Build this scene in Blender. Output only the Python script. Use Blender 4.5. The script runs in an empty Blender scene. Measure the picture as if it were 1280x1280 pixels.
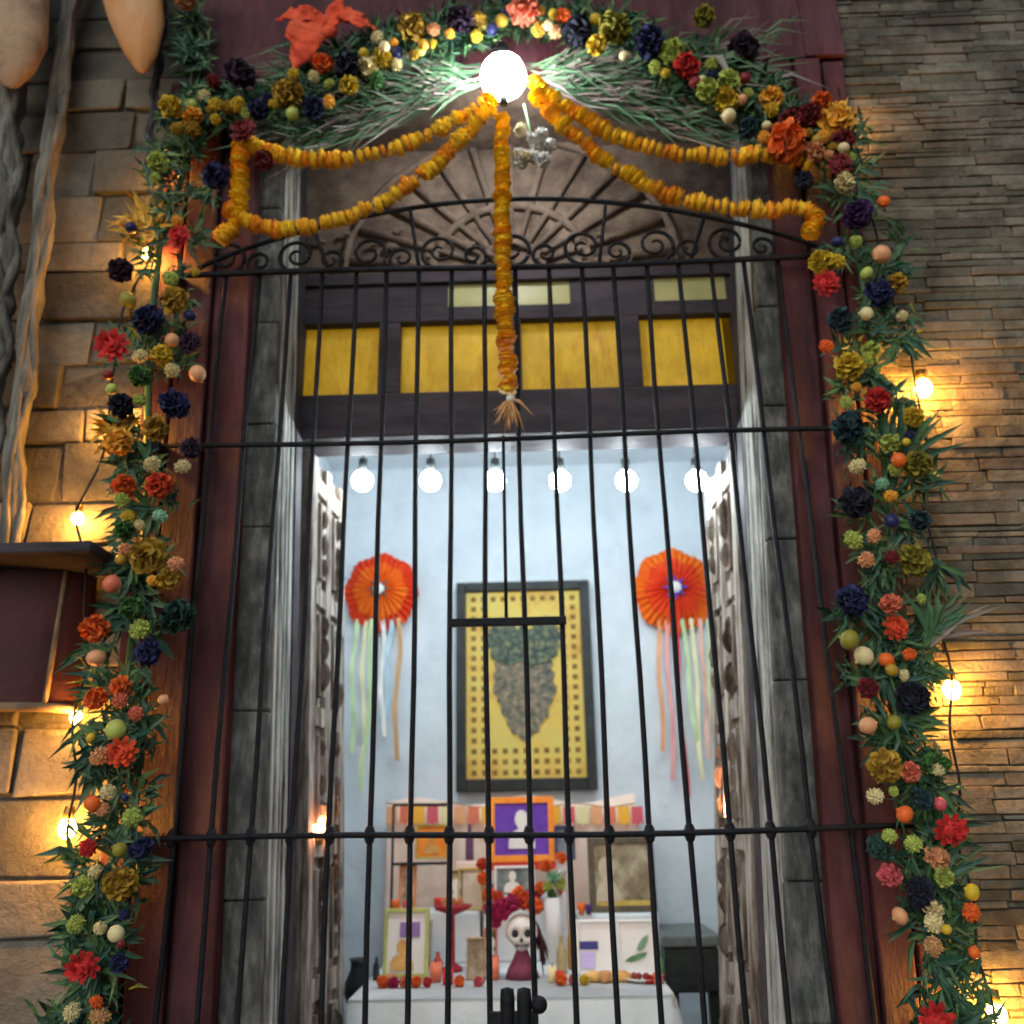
import bpy, bmesh, math, random
from mathutils import Vector, Matrix, Euler
R = random.Random(7)
S = bpy.context.scene
C = S.collection
rad = math.radians

# ------------------------------------------------------------------ camera
F = 1120.0
PITCH, YAW, ROLL = rad(18.678), rad(-1.139), rad(-1.070)
CAM = Vector((0, -2.62, 1.5))
fw = Vector((math.sin(YAW)*math.cos(PITCH), math.cos(YAW)*math.cos(PITCH), math.sin(PITCH)))
r_ = Vector((math.cos(YAW), -math.sin(YAW), 0))
u_ = r_.cross(fw)
rr = math.cos(ROLL)*r_ + math.sin(ROLL)*u_
uu = -math.sin(ROLL)*r_ + math.cos(ROLL)*u_
cd = bpy.data.cameras.new('camera')
cam = bpy.data.objects.new('camera', cd)
C.objects.link(cam)
S.camera = cam
m = Matrix.Identity(4)
for i in range(3):
    m[i][0] = rr[i]; m[i][1] = uu[i]; m[i][2] = -fw[i]; m[i][3] = CAM[i]
cam.matrix_world = m
cd.sensor_width = 36
cd.lens = F/1280*36
cd.clip_end = 500
cd.clip_start = 0.05
cd.dof.use_dof = True
cd.dof.focus_distance = 2.0
cd.dof.aperture_fstop = 2.3

def P(px, py, Y=0.0):
    """the point of the vertical plane at depth Y that a pixel of the survey photograph sees"""
    d = fw*F + rr*(px-640) - uu*(py-640)
    t = (Y-CAM.y)/d.y
    return CAM + d*t

def px_size(n, p):
    return n*(Vector(p)-CAM).dot(fw)/F

# ------------------------------------------------------------------ materials
def nd(nt, t, **k):
    n = nt.nodes.new(t)
    for a, b in k.items():
        if a in n.inputs: n.inputs[a].default_value = b
        else: setattr(n, a, b)
    return n

def mat(name, cols, rough=.8, scale=8, bump=.0, island=False, metal=0, stretch=(1,1,1), spec=.3, emit=None, es=0, trans=0, detail=6, pos=None, dirt=0, bscale=None, sheen=0):
    """cols: 1-4 colours blended by noise (or per loose piece)"""
    m = bpy.data.materials.new(name); m.use_nodes = True
    nt = m.node_tree; b = nt.nodes['Principled BSDF']; L = nt.links.new
    b.inputs['Roughness'].default_value = rough
    b.inputs['Metallic'].default_value = metal
    b.inputs['Specular IOR Level'].default_value = spec
    if sheen: b.inputs['Sheen Weight'].default_value = sheen
    if trans: b.inputs['Transmission Weight'].default_value = trans
    tc = nd(nt, 'ShaderNodeTexCoord'); mp = nd(nt, 'ShaderNodeMapping'); mp.inputs['Scale'].default_value = stretch
    geo = nd(nt, 'ShaderNodeNewGeometry')
    L(tc.outputs['Object'], mp.inputs['Vector'])
    no = nd(nt, 'ShaderNodeTexNoise', Scale=scale, Detail=detail, Roughness=.65)
    L(mp.outputs[0], no.inputs['Vector'])
    if isinstance(cols[0], (int, float)): cols = [cols]
    rp = nd(nt, 'ShaderNodeValToRGB')
    el = rp.color_ramp.elements
    while len(el) < max(2, len(cols)): el.new(.5)
    n = len(cols)
    for i in range(len(el)):
        c = cols[min(i, n-1)]
        if pos: el[i].position = pos[min(i, len(pos)-1)]
        elif island: el[i].position = i/max(1, len(el)-1)
        else: el[i].position = .3+.4*i/max(1, len(el)-1)
        el[i].color = (*c, 1)
    if island:
        # piece value nudged by noise so one piece is never one flat colour
        ma = nd(nt, 'ShaderNodeMath', operation='MULTIPLY_ADD')
        ma.inputs[1].default_value = .6; L(no.outputs['Fac'], ma.inputs[0])
        sb = nd(nt, 'ShaderNodeMath', operation='SUBTRACT'); sb.inputs[1].default_value = .3
        L(geo.outputs['Random Per Island'], sb.inputs[0]); L(sb.outputs[0], ma.inputs[2])
        L(ma.outputs[0], rp.inputs['Fac'])
    else:
        L(no.outputs['Fac'], rp.inputs['Fac'])
    out = rp.outputs['Color']
    if dirt:
        n2 = nd(nt, 'ShaderNodeTexNoise', Scale=scale*.23, Detail=5, Roughness=.7)
        L(tc.outputs['Object'], n2.inputs['Vector'])
        r2 = nd(nt, 'ShaderNodeValToRGB')
        r2.color_ramp.elements[0].position = .38; r2.color_ramp.elements[0].color = (1-dirt,)*3+(1,)
        r2.color_ramp.elements[1].position = .62; r2.color_ramp.elements[1].color = (1,1,1,1)
        L(n2.outputs['Fac'], r2.inputs['Fac'])
        mx = nd(nt, 'ShaderNodeMix', data_type='RGBA', blend_type='MULTIPLY'); mx.inputs['Factor'].default_value = 1
        L(out, mx.inputs['A']); L(r2.outputs['Color'], mx.inputs['B']); out = mx.outputs['Result']
    L(out, b.inputs['Base Color'])
    if bump:
        n3 = nd(nt, 'ShaderNodeTexNoise', Scale=bscale or scale*2.5, Detail=8, Roughness=.7)
        L(mp.outputs[0], n3.inputs['Vector'])
        bp = nd(nt, 'ShaderNodeBump', Strength=bump, Distance=.02)
        L(n3.outputs['Fac'], bp.inputs['Height']); L(bp.outputs[0], b.inputs['Normal'])
    if emit:
        b.inputs['Emission Color'].default_value = (*emit, 1); b.inputs['Emission Strength'].default_value = es
    return m

M = dict(
    wall_r=mat('coursed_stone', [(.15,.148,.115),(.22,.215,.17),(.31,.30,.24),(.25,.215,.17),(.19,.19,.16)], .95, 16, 1.0, island=True, dirt=.6, spec=.15),
    wall_l=mat('block_stone', [(.13,.125,.105),(.20,.19,.155),(.29,.27,.22),(.22,.215,.19)], .95, 13, 1.0, island=True, dirt=.45, spec=.15),
    mortar=mat('mortar', [(.07,.065,.055),(.17,.155,.125)], .95, 30, 1.0),
    maroon=mat('maroon_paint', [(.04,.014,.020),(.09,.020,.028),(.13,.045,.052),(.085,.028,.045)], .6, 9, .7, dirt=.5, bscale=30, stretch=(1,1,.25)),
    grey=mat('grey_stone', [(.05,.055,.055),(.16,.175,.168),(.40,.40,.37)], .85, 22, 1.0, dirt=.5, stretch=(1,1,.3)),
    reveal=mat('flaking_plaster', [(.10,.095,.085),(.38,.39,.36),(.74,.75,.70)], .9, 22, 1.0, dirt=.25, stretch=(1,1,.13), pos=(.33,.44,.56)),
    wood=mat('weathered_wood', [(.07,.048,.035),(.30,.235,.19),(.66,.61,.54)], .8, 24, 1.0, dirt=.3, stretch=(1,1,.11), pos=(.34,.45,.58)),
    dark=mat('dark_timber', [(.022,.019,.026),(.075,.06,.072)], .7, 14, .5, stretch=(.2,1,1)),
    iron=mat('black_iron', [(.008,.010,.014),(.025,.025,.03)], .5, 30, .4, metal=.6),
    plaster=mat('white_wall', [(.60,.66,.71),(.68,.745,.79),(.74,.79,.83)], .9, 5, .5, dirt=.10, bscale=9),
    tymp=mat('brown_plaster', [(.09,.06,.045),(.21,.15,.115),(.32,.24,.18)], .9, 9, .6, dirt=.4),
    stone_tan=mat('tan_moulding', [(.13,.09,.07),(.25,.185,.14)], .9, 12, .6),
    amber=mat('amber_glass', [(.42,.22,.008),(.68,.42,.015),(.78,.52,.04),(.60,.27,.01)], .25, 9, .5, dirt=.45, emit=(.9,.48,.012), es=.10, stretch=(1,1,.3)),
    pale=mat('pale_glass', [(.30,.30,.13),(.46,.43,.2)], .3, 6, .1, emit=(.6,.5,.12), es=.02),
    cloth=mat('white_cloth', [(.62,.68,.70),(.76,.80,.80)], .9, 5, .3),
    peach=mat('peach_glow_and_cover', [(.80,.58,.46),(.87,.70,.58)], .9, 4, .3),  # warm glow behind the altar put into a sheet colour; also covers a box
    floor=mat('paving', [(.12,.11,.09),(.22,.2,.17)], .85, 6, .5, dirt=.4),
    leaf=mat('leaves', [(.012,.045,.028),(.03,.10,.055),(.09,.19,.06),(.035,.11,.09),(.16,.24,.09)], .55, 4, 0, island=True, spec=.4),
    frond=mat('palm_fronds', [(.03,.10,.05),(.07,.18,.08),(.12,.22,.12),(.20,.13,.12),(.28,.27,.24)], .6, 4, 0, island=True),
    gold=mat('gold_straw', [(.45,.2,.02),(.75,.42,.05),(.9,.6,.14)], .35, 8, .3, island=True, metal=.3),
    gourd=mat('warmlit_skin', [(.34,.13,.04),(.60,.27,.09),(.62,.40,.22)], .6, 7, .5, stretch=(1,1,.3)),  # warm light falling on the long gourd is put into this orange
    gourd2=mat('warmlit_clay', [(.30,.20,.13),(.48,.34,.22),(.55,.33,.2)], .8, 9, .7),  # rounded gourd, its warm lighting mixed into the skin colour
    vine=mat('vine_bark', [(.05,.05,.045),(.17,.165,.14),(.34,.33,.28)], .95, 18, 1.0, stretch=(1,1,.2)),
    cord=mat('cord', (.02,.02,.02), .6),
    thread=mat('thread', (.3,.12,.01), .8),
    brass=mat('brass', (.35,.22,.06), .4, metal=.8),
    red_cloth=mat('red_cloth', [(.50,.02,.012),(.85,.10,.035),(.9,.17,.07)], .55, 12, .8),
    tin=mat('dark_red_tin', [(.045,.010,.012),(.085,.018,.018)], .6, 6, .4, dirt=.3),
    rust=mat('rusty_rim', [(.12,.08,.05),(.3,.22,.13)], .7, 12, .4),
    black=mat('black_lacquer', [(.006,.008,.009),(.03,.036,.034)], .45, 9, .3),
    white=mat('white_card', [(.7,.7,.66),(.8,.8,.78)], .8, 6),
    skull=mat('white_clay', [(.6,.58,.52),(.82,.8,.74)], .6, 9, .2),
    bread=mat('golden_bread', [(.55,.25,.06),(.8,.5,.16)], .7, 14, .4),
    warm=mat('lit_amber_bulb', (1,.7,.3), .3, emit=(1,.40,.06), es=300),
    cool=mat('lit_white_bulb', (1,1,1), .3, emit=(.84,.95,1), es=72),
    lamp=mat('lit_crystal_lamp', (1,1,1), .3, emit=(.92,.97,1), es=50),
    flame=mat('candle_flame', (1,.6,.2), .3, emit=(1,.36,.14), es=260),
)
COL = {}
_cm = {}
def colour(c, rough=.7, k=1):
    key = (c, rough)
    if key not in _cm:
        lo = tuple(v*(.8 if c[0]>.88 else .6) for v in c); hi = tuple(min(.95, v*1.25+.01) for v in c)
        _cm[key] = mat('paper_'+str(len(_cm)), [lo, c, hi], rough, 20, .1, island=True, sheen=.1)
    return _cm[key]

COL = dict(navy=(.012,.016,.085), dnavy=(.008,.010,.028), purple=(.05,.012,.10), dpurple=(.028,.010,.035), red=(.52,.018,.015),
    dred=(.17,.008,.012), orange=(.80,.14,.015), redor=(.62,.06,.012), ochre=(.42,.25,.018), yellow=(.60,.42,.02), olive=(.26,.23,.02),
    lime=(.42,.50,.10), cream=(.72,.62,.32), peach=(.72,.34,.16), green=(.05,.16,.03), dgreen=(.015,.06,.045), teal=(.01,.045,.06),
    mint=(.28,.55,.36), pink=(.60,.10,.12), magenta=(.42,.01,.09), gold=(.85,.42,.04), coral=(.68,.17,.09), tan=(.55,.30,.12), wcream=(.88,.78,.55), white=(.8,.8,.76))

# ------------------------------------------------------------------ mesh helpers
class MB:
    def __init__(s): s.v = []; s.f = []; s.sm = []
    def add(s, vs, fs, smooth=False):
        o = len(s.v); s.v += [tuple(v) for v in vs]; s.f += [tuple(i+o for i in f) for f in fs]; s.sm += [smooth]*len(fs)
    def box(s, a, b, j=0, rot=None):
        x0,y0,z0 = a; x1,y1,z1 = b
        vs = [Vector(v) for v in ((x0,y0,z0),(x1,y0,z0),(x1,y1,z0),(x0,y1,z0),(x0,y0,z1),(x1,y0,z1),(x1,y1,z1),(x0,y1,z1))]
        if j: vs = [v+Vector((R.uniform(-j,j),R.uniform(-j,j),R.uniform(-j,j))) for v in vs]
        if rot:
            c = (Vector(a)+Vector(b))/2; vs = [c+rot@(v-c) for v in vs]
        s.add(vs, [(0,3,2,1),(4,5,6,7),(0,1,5,4),(1,2,6,5),(2,3,7,6),(3,0,4,7)])
    def tube(s, pts, r, n=8, r1=None, smooth=True, cap=True):
        pts = [Vector(p) for p in pts]; k = len(pts); vs = []
        up = Vector((.13,.2,.97))
        for i, p in enumerate(pts):
            d = (pts[min(i+1,k-1)]-pts[max(i-1,0)])
            d = d.normalized() if d.length > 1e-9 else Vector((0,0,1))
            a = d.cross(up)
            if a.length < .25: a = d.cross(Vector((1,0,0)))
            a.normalize(); b = d.cross(a)
            if callable(r): q = r(i/(k-1))
            else: q = r+((r1 if r1 is not None else r)-r)*i/(k-1)
            for t in range(n):
                w = 2*math.pi*t/n
                vs.append(p+(a*math.cos(w)+b*math.sin(w))*q)
        fs = [(i*n+t, i*n+(t+1)%n, (i+1)*n+(t+1)%n, (i+1)*n+t) for i in range(k-1) for t in range(n)]
        if cap: fs += [tuple(range(n))[::-1], tuple(range((k-1)*n, k*n))]
        s.add(vs, fs, smooth)
    def lathe(s, prof, c, n=20, sx=1, sy=1, a0=0, a1=2*math.pi, smooth=True):
        c = Vector(c); full = abs(a1-a0-2*math.pi) < 1e-6; m = n if full else n+1; vs = []
        for (r, z) in prof:
            for t in range(m):
                w = a0+(a1-a0)*t/n; vs.append(c+Vector((r*math.cos(w)*sx, r*math.sin(w)*sy, z)))
        fs = []
        for i in range(len(prof)-1):
            for t in range(n):
                fs.append((i*m+t, i*m+(t+1)%m, (i+1)*m+(t+1)%m, (i+1)*m+t))
        s.add(vs, fs, smooth)
    def build(s, name, m, parent=None, bevel=0, link=True):
        me = bpy.data.meshes.new(name); me.from_pydata(s.v, [], s.f); me.update()
        me.polygons.foreach_set('use_smooth', s.sm)
        me.materials.append(m)
        o = bpy.data.objects.new(name, me); C.objects.link(o)
        if parent: attach(o, parent)
        if bevel:
            md = o.modifiers.new('bevel', 'BEVEL'); md.width = bevel; md.segments = 2; md.limit_method = 'ANGLE'
        return o

def attach(o, parent):
    o.parent = parent
    o.matrix_parent_inverse = Matrix.Translation(-Vector(parent.location)) if parent.type == 'EMPTY' else Matrix.Identity(4)

def tag(o, label, cat, group=None, kind=None):
    if label: o['label'] = label
    if cat: o['category'] = cat
    if group: o['group'] = group
    if kind: o['kind'] = kind
    return o
def thing(name, label, cat, loc=(0,0,0), group=None):
    o = bpy.data.objects.new(name, None); C.objects.link(o); o.location = loc; o.empty_display_size = .1
    return tag(o, label, cat, group)

def ball(name, c, r, m, parent=None, sub=2, sc=(1,1,1)):
    bm = bmesh.new(); bmesh.ops.create_icosphere(bm, subdivisions=sub, radius=r)
    for v in bm.verts: v.co = Vector((v.co.x*sc[0], v.co.y*sc[1], v.co.z*sc[2]))+Vector(c)
    me = bpy.data.meshes.new(name); bm.to_mesh(me); bm.free()
    me.polygons.foreach_set('use_smooth', [True]*len(me.polygons)); me.materials.append(m)
    o = bpy.data.objects.new(name, me); C.objects.link(o)
    if parent: attach(o, parent)
    return o

# ------------------------------------------------------------------ world and light
w = bpy.data.worlds.new('World'); S.world = w; w.use_nodes = True
nt = w.node_tree; bg = nt.nodes['Background']
sky = nt.nodes.new('ShaderNodeTexSky'); sky.sky_type = 'NISHITA'; sky.sun_disc = False
SE, SR = rad(24), rad(200)
sky.sun_elevation = SE; sky.sun_rotation = SR
nt.links.new(sky.outputs[0], bg.inputs['Color']); bg.inputs['Strength'].default_value = .040
sl = bpy.data.lights.new('sun', 'SUN'); sl.energy = .78; sl.angle = rad(70); sl.color = (.98,.98,.94)
so = bpy.data.objects.new('sun', sl); C.objects.link(so)
sd = Vector((math.sin(SR)*math.cos(SE), math.cos(SR)*math.cos(SE), math.sin(SE)))
so.rotation_euler = sd.to_track_quat('Z', 'Y').to_euler()
S.view_settings.view_transform = 'Standard'; S.view_settings.look = 'None'; S.view_settings.exposure = .85; S.view_settings.gamma = 1

# ------------------------------------------------------------------ key lines of the facade
WY = .08                                   # wall face
XLo, XRo = P(250,50,.04).x, P(1198,1280,.04).x
XRh = P(1055,50,.04).x   # maroon surround, outer edges
XLi, XRi = P(267,1280,.06).x, P(1047,1280,.06).x
XLs, XRs = P(322,1280,.09).x, P(992,1280,.09).x
def lean_of(px0, px1, py1, Y):
    a, c = P(px0,1280,Y), P(px1,py1,Y); return (c.x-a.x)/(c.z-a.z), a.z
KL, KZ = lean_of(322,345,480,.09); KR, _ = lean_of(992,950,480,.09)
def lean(o, k):
    for v in o.data.vertices: v.co.x += k*(v.co.z-KZ)
    return o
ZH = P(640,100,.09).z                      # head of the opening
TOP = 6.2
g = MB(); g.add([(-60,-60,0),(60,-60,0),(60,60,0),(-60,60,0)], [(0,1,2,3)]); o = g.build('ground', M['floor']); o['kind'] = 'structure'

def stone_wall(x0, x1, rows, lens, m, label, name, gap, depth, jit, holes=()):
    t = thing(name, label, 'wall', ((x0+x1)/2, WY, 0))
    b = MB(); b.box((x0,WY+.012,0), (x1,WY+.45,TOP)); b.build('mortar_core', M['mortar'], t)
    s = MB(); z = .02
    while z < TOP-.1:
        h = R.uniform(*rows); x = x0+R.uniform(-.1,0)
        while x < x1:
            l = R.uniform(*lens)*(1.3 if R.random()<.2 else 1)
            a = max(x, x0); e = min(x+l-gap, x1)
            if e-a > .02:
                y = WY-R.uniform(-.4,1)*depth
                s.box((a,y,z), (e,WY+.06,z+h-gap*R.uniform(.7,1.3)), jit)
            x += l
        z += h
    o = s.build('stonework', m, t); md = o.modifiers.new('b','BEVEL'); md.width = min(.006, gap*.9); md.segments = 2
    return t
stone_wall(XRo+.003, XRo+3.6, (.016,.046), (.06,.30), M['wall_r'], 'grey brown wall of thin stone courses right of the doorway', 'stone_wall', .003, .006, .003)
stone_wall(XLo-3.6, XLo-.003, (.13,.22), (.22,.42), M['wall_l'], 'tan wall of large stone blocks left of the doorway', 'stone_wall', .010, .016, .010)

# maroon surround
t = thing('door_surround', 'maroon painted surround framing the tall doorway', 'door frame', (0,.04,0))
for x0, x1, sgn in ((XLo, XLi, 1), (XRi, XRo, -1)):
    w_ = x1-x0
    cuts = [0,.26,.31,.62,.66,1.0]; ys = [.055,.075,.035,.062,.042]
    b = MB()
    for i in range(5):
        a, c = cuts[i], cuts[i+1]
        if sgn < 0: a, c = 1-c, 1-a
        b.box((x0+w_*a,ys[i],0), (x0+w_*c,.5,ZH+.004))
    lean(b.build('jamb', M['maroon'], t, bevel=.006), (KL if sgn > 0 else KR)*.75)
b = MB(); b.box((XLo+.001,.038,ZH+.01), (XRo-.001,.14,TOP)); b.box((XRo-.0005,.04,ZH+.02), (XRh,.12,TOP)); b.build('header', M['maroon'], t, bevel=.006)

# grey stone jambs with flaking reveals
for sgn, xa, xb, side in ((1,XLi,XLs,'left'), (-1,XRs,XRi,'right')):
    t = thing('stone_jamb', 'grey weathered stone jamb on the %s side of the doorway' % side, 'door jamb', ((xa+xb)/2,.09,0), 'stone jambs of the doorway')
    b = MB(); n = 9; z = 0
    while z < ZH:
        h = R.uniform(.35,.6); z2 = min(z+h, ZH)
        b.box((xa+.001,.09+R.uniform(-.004,.004),z+.003), (xb,.14,z2), .002); z = z2
    KK = KL if sgn > 0 else KR
    lean(b.build('facing', M['grey'], t, bevel=.008), KK)
    b = MB()
    # reveal: rough vertical strips going into the wall
    xr = xb if sgn > 0 else xa
    k = 7
    for i in range(k):
        y0 = .142+.21*i/k; y1 = .142+.21*(i+1)/k-.003; d = R.uniform(-.006,.012)
        e = xr+sgn*d
        b.box((min(e, xr-sgn*.25),y0,0), (max(e, xr-sgn*.25),y1,ZH), .003)
    lean(b.build('reveal', M['reveal'], t, bevel=.004), KK)
    b = MB(); b.box((min(xr+sgn*.004, xr-sgn*.25),.356,0), (max(xr+sgn*.004, xr-sgn*.25),.44,ZH+.003)); lean(b.build('door_post', M['dark'], t, bevel=.004), KK)

# ------------------------------------------------------------------ transom and tympanum at the back of the reveal
TY = .45
xl, xr = XLs-.36, XRs+.36
def zat(py, Y=TY): return P(640, py, Y).z
t = thing('transom_window', 'dark timber transom with four amber panes above the gate', 'transom window', (0,TY,zat(545)))
b = MB()
z0, z1, z2, z3, z4 = zat(545), zat(491), zat(402), zat(340), ZH+.05
b.box((xl,TY-.03,z0), (xr,TY+.16,z1))
b.box((xl,TY-.02,z2), (xr,TY+.12,zat(384)))
panes = [(380,474),(501,627),(652,775),(801,918)]
edges = [xl]+[v for a, c in panes for v in (P(a,445,TY).x, P(c,445,TY).x)]+[xr]
for i in range(0, len(edges), 2):
    b.box((edges[i],TY-.024,z1+.001), (edges[i+1],TY+.1,z2-.001))
b.build('beam', M['dark'], t, bevel=.006)
for a, c in panes:
    p = MB(); p.box((P(a,445,TY).x-.004,TY+.02,z1-.01), (P(c,445,TY).x+.004,TY+.03,z2+.01)); fr = p.build('amber_pane', M['amber'], t)
zz = zat(384)
for a, c in ((560,640),(645,712),(818,908)):
    p = MB(); p.box((P(a,365,TY).x,TY+.012,zz-.01), (P(c,365,TY).x,TY+.03,zat(350))); p.build('pale_pane', M['pale'], t)
b = MB()
for a, c in ((355,560),(712,818),(908,930)):
    b.box((P(a,365,TY).x if a>360 else xl,TY+.005,zz+.001), (P(c,365,TY).x if c<920 else xr,TY+.04,zat(352)))
b.box((xl,TY-.012,zat(352)+.001), (xr,TY+.06,zat(338)))
b.build('upper_rail', M['dark'], t, bevel=.004)

t = thing('tympanum', 'brown plaster tympanum with radiating ribs above the amber panes', 'tympanum', (0,TY,zat(338)))
b = MB(); b.box((xl,TY+.02,zat(338)+.001), (xr,TY+.16,z4)); b.box((xl,.142,ZH+.006), (xr,TY+.018,ZH+.05)); b.build('panel', M['tymp'], t)
cx, cz = P(640,345,TY).x, zat(338)
b = MB()
for i in range(13):
    a = math.pi*(i+.5)/13; 
    r0, r1 = .12, .62
    b.tube([(cx+math.cos(a)*r0,TY+.01,cz+math.sin(a)*r0), (cx+math.cos(a)*r1*1.05,TY+.01,cz+math.sin(a)*r1)], .010, 6, .020)
for r0 in (.12,.30,.64):
    b.tube([(cx+math.cos(a)*r0*1.05,TY+.008,cz+math.sin(a)*r0+.01) for a in [math.pi*i/24 for i in range(25)]], .018, 6)
b.build('rib', M['stone_tan'], t)
for i in range(26):
    b = MB(); px, py = R.uniform(370,930), R.uniform(290,332)
    c = P(px,py,TY-.005)
    a = R.uniform(0,3.1); l = R.uniform(.02,.05)
    b.tube([c+Vector((math.cos(a+q*1.6)*l,0,math.sin(a+q*1.6)*l*.7)) for q in [j/6 for j in range(7)]], .008, 5, .014)
    b.build('carved_scroll', M['stone_tan'], t)

# ------------------------------------------------------------------ room behind the doorway
RY0, RY1 = .46, 2.05
RX0, RX1 = P(405,800,RY1).x, P(925,800,RY1).x
RZ = z0+.10
t = thing('shrine_room', 'small pale blue white room behind the iron gate', 'room', (0,RY1,0))
for nme, a, c in (('back_wall',(RX0-.1,RY1,0),(RX1+.1,RY1+.1,3.6)), ('side_wall',(RX0-.1,RY0+.15,0),(RX0,RY1-.001,3.6)), ('side_wall',(RX1,RY0+.15,0),(RX1+.1,RY1-.001,3.6)),
                  ('ceiling',(RX0-.1,TY+.17,3.35),(RX1+.1,RY1-.001,3.45))):
    b = MB(); b.box(a, c); b.build(nme, M['plaster'], t)
b = MB(); b.box((RX0,.5,.002), (RX1,RY1-.001,.03)); b.build('floor_slab', M['floor'], t)

# dark side linings that close the wall thickness
for sgn in (1,-1):
    pass
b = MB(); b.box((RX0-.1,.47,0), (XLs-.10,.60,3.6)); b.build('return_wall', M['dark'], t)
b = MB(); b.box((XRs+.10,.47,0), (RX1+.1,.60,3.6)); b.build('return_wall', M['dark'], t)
b = MB(); b.box((XLs-.4,.62,z1), (XRs+.4,.66,3.6)); b.build('upper_wall', M['plaster'], t)

# open door leaves
for sgn, pa, pb, side in ((1,372,420,'left'), (-1,958,912,'right')):
    y0, y1 = .50, .96
    a = P(pa,1280,y0); c = P(pb,1280,y1); KK = KL if sgn > 0 else KR
    a.z = c.z = 0
    t = thing('door_leaf', 'weathered carved wooden door leaf swung open on the %s inside the gate' % side, 'door', (a.x,a.y,0), 'open door leaves')
    d = (c-a); L = d.length; d.normalize(); nrm = Vector((d.y,-d.x,0))*(1 if sgn>0 else -1)
    rot = Matrix(((d.x,-d.y,0),(d.y,d.x,0),(0,0,1)))
    H = z0-.02
    def lbox(b, u0, u1, n0, n1, zz0, zz1):
        vs = []
        for z in (zz0, zz1):
            for (u, n) in ((u0,n0),(u1,n0),(u1,n1),(u0,n1)):
                q = a+d*u+nrm*n; vs.append((q.x,q.y,z))
        b.add(vs, [(0,3,2,1),(4,5,6,7),(0,1,5,4),(1,2,6,5),(2,3,7,6),(3,0,4,7)])
    b = MB(); lbox(b, 0, L, -.035, 0, .01, H); lean(b.build('board', M['wood'], t), KK)
    b = MB()
    for u0, u1 in ((0,.07),(L/2-.03,L/2+.03),(L-.07,L)): lbox(b, u0, u1, .0005, .022, .011, H-.001)
    for i in range(7):
        z = .1+i*(H-.2)/6
        for u0, u1 in ((.071,L/2-.031),(L/2+.031,L-.071)): lbox(b, u0, u1, .0005, .018, z-.035, z+.035)
    lean(b.build('stile', M['wood'], t, bevel=.004), KK)
    b = MB()
    for i in range(6):
        zc = .1+(i+.5)*(H-.2)/6; hh = (H-.2)/12-.07
        for u0, u1 in ((.10,L/2-.06),(L/2+.06,L-.10)):
            lbox(b, u0, u1, .0005, .026, zc-hh, zc+hh)
            for k in range(3):
                zz_ = zc-hh+2*hh*(k+R.uniform(.2,.8))/3; bs = R.uniform(.6,1.3)
                q = a+d*((u0+u1)/2)+nrm*.026
                b.lathe([(.0,.05*bs),(.018*bs,.03*bs),(.026*bs,0),(.018*bs,-.03*bs),(0,-.05*bs)], (q.x,q.y,zz_), 8)
    lean(b.build('carved_panel', M['wood'], t, bevel=.006), KK)

# ------------------------------------------------------------------ iron gate
gx = lambda k: (k-3.5)*.11-.0766
ZR = (3.2588, 2.6277, 1.4508)
t = thing('iron_gate', 'black wrought iron bar gate closing the doorway', 'gate', (0,0,0))
XA, XB = P(238,350,0).x, P(1040,325,0).x
def sag(x, z, a=.006): return z+a*math.sin(x*3.1+z*7)
for i, z in enumerate(ZR):
    b = MB(); x0, x1 = (XA-.05, XB+.03) 
    b.tube([(x0+(x1-x0)*j/16,-.014,sag(x0+(x1-x0)*j/16,z)) for j in range(17)], .0085 if i else .0105, 8)
    b.build('rail', M['iron'], t)
for k in range(-5, 13):
    x = gx(k)
    if x < XA or x > XB: continue
    b = MB(); dx = R.uniform(-.005,.005); ph = R.uniform(0,6)
    b.tube([(x+dx*math.sin(z*1.7+ph)+.002*math.sin(z*6+ph),R.uniform(-.001,.001),z) for z in [.06+(ZR[0]-.06)*j/14 for j in range(15)]], .0080, 8)
    br = b.build('bar', M['iron'], t)
    b = MB(); c = (x,0,ZR[2]); s_ = .024
    b.lathe([(.0,-.028),(.011,-.021),(.0165,-.006),(.0165,.006),(.011,.021),(0,.028)], (x,-.004,sag(x,ZR[2])), 8, smooth=False)
    kn = b.build('knuckle', M['iron']); kn.parent = br
z = .25
b = MB(); b.tube([(XA-.05,-.014,z), (XB+.03,-.014,z)], .0115, 8); b.build('rail', M['iron'], t)
# short cross bar in front of the picture
pa, pb = P(560,779,-.02), P(708,777,-.02)
b = MB(); b.box((pa.x,-.030,pa.z-.012), (pb.x,-.012,pa.z+.012)); b.build('cross_bar', M['iron'], t, bevel=.003)
b = MB(); p0, p1 = P(629,545,-.005), P(633,779,-.005); b.tube([p0, p1], .006, 6); b.build('short_bar', M['iron'], t)
# latch
pl = P(644,1239,-.01)
b = MB()
for px in (634,655):
    q = P(px,1239,-.02); b.lathe([(0,.01),(.017,.005),(.019,-.02),(.019,-.30),(0,-.31)], q, 12)
b.box((P(612,1262,0).x,-.03,pl.z-.10), (P(672,1262,0).x,-.012,pl.z-.045))
b.build('latch', M['iron'], t)
ball('latch_knob', P(674,1256,-.02), .022, M['iron'], t)
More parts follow.
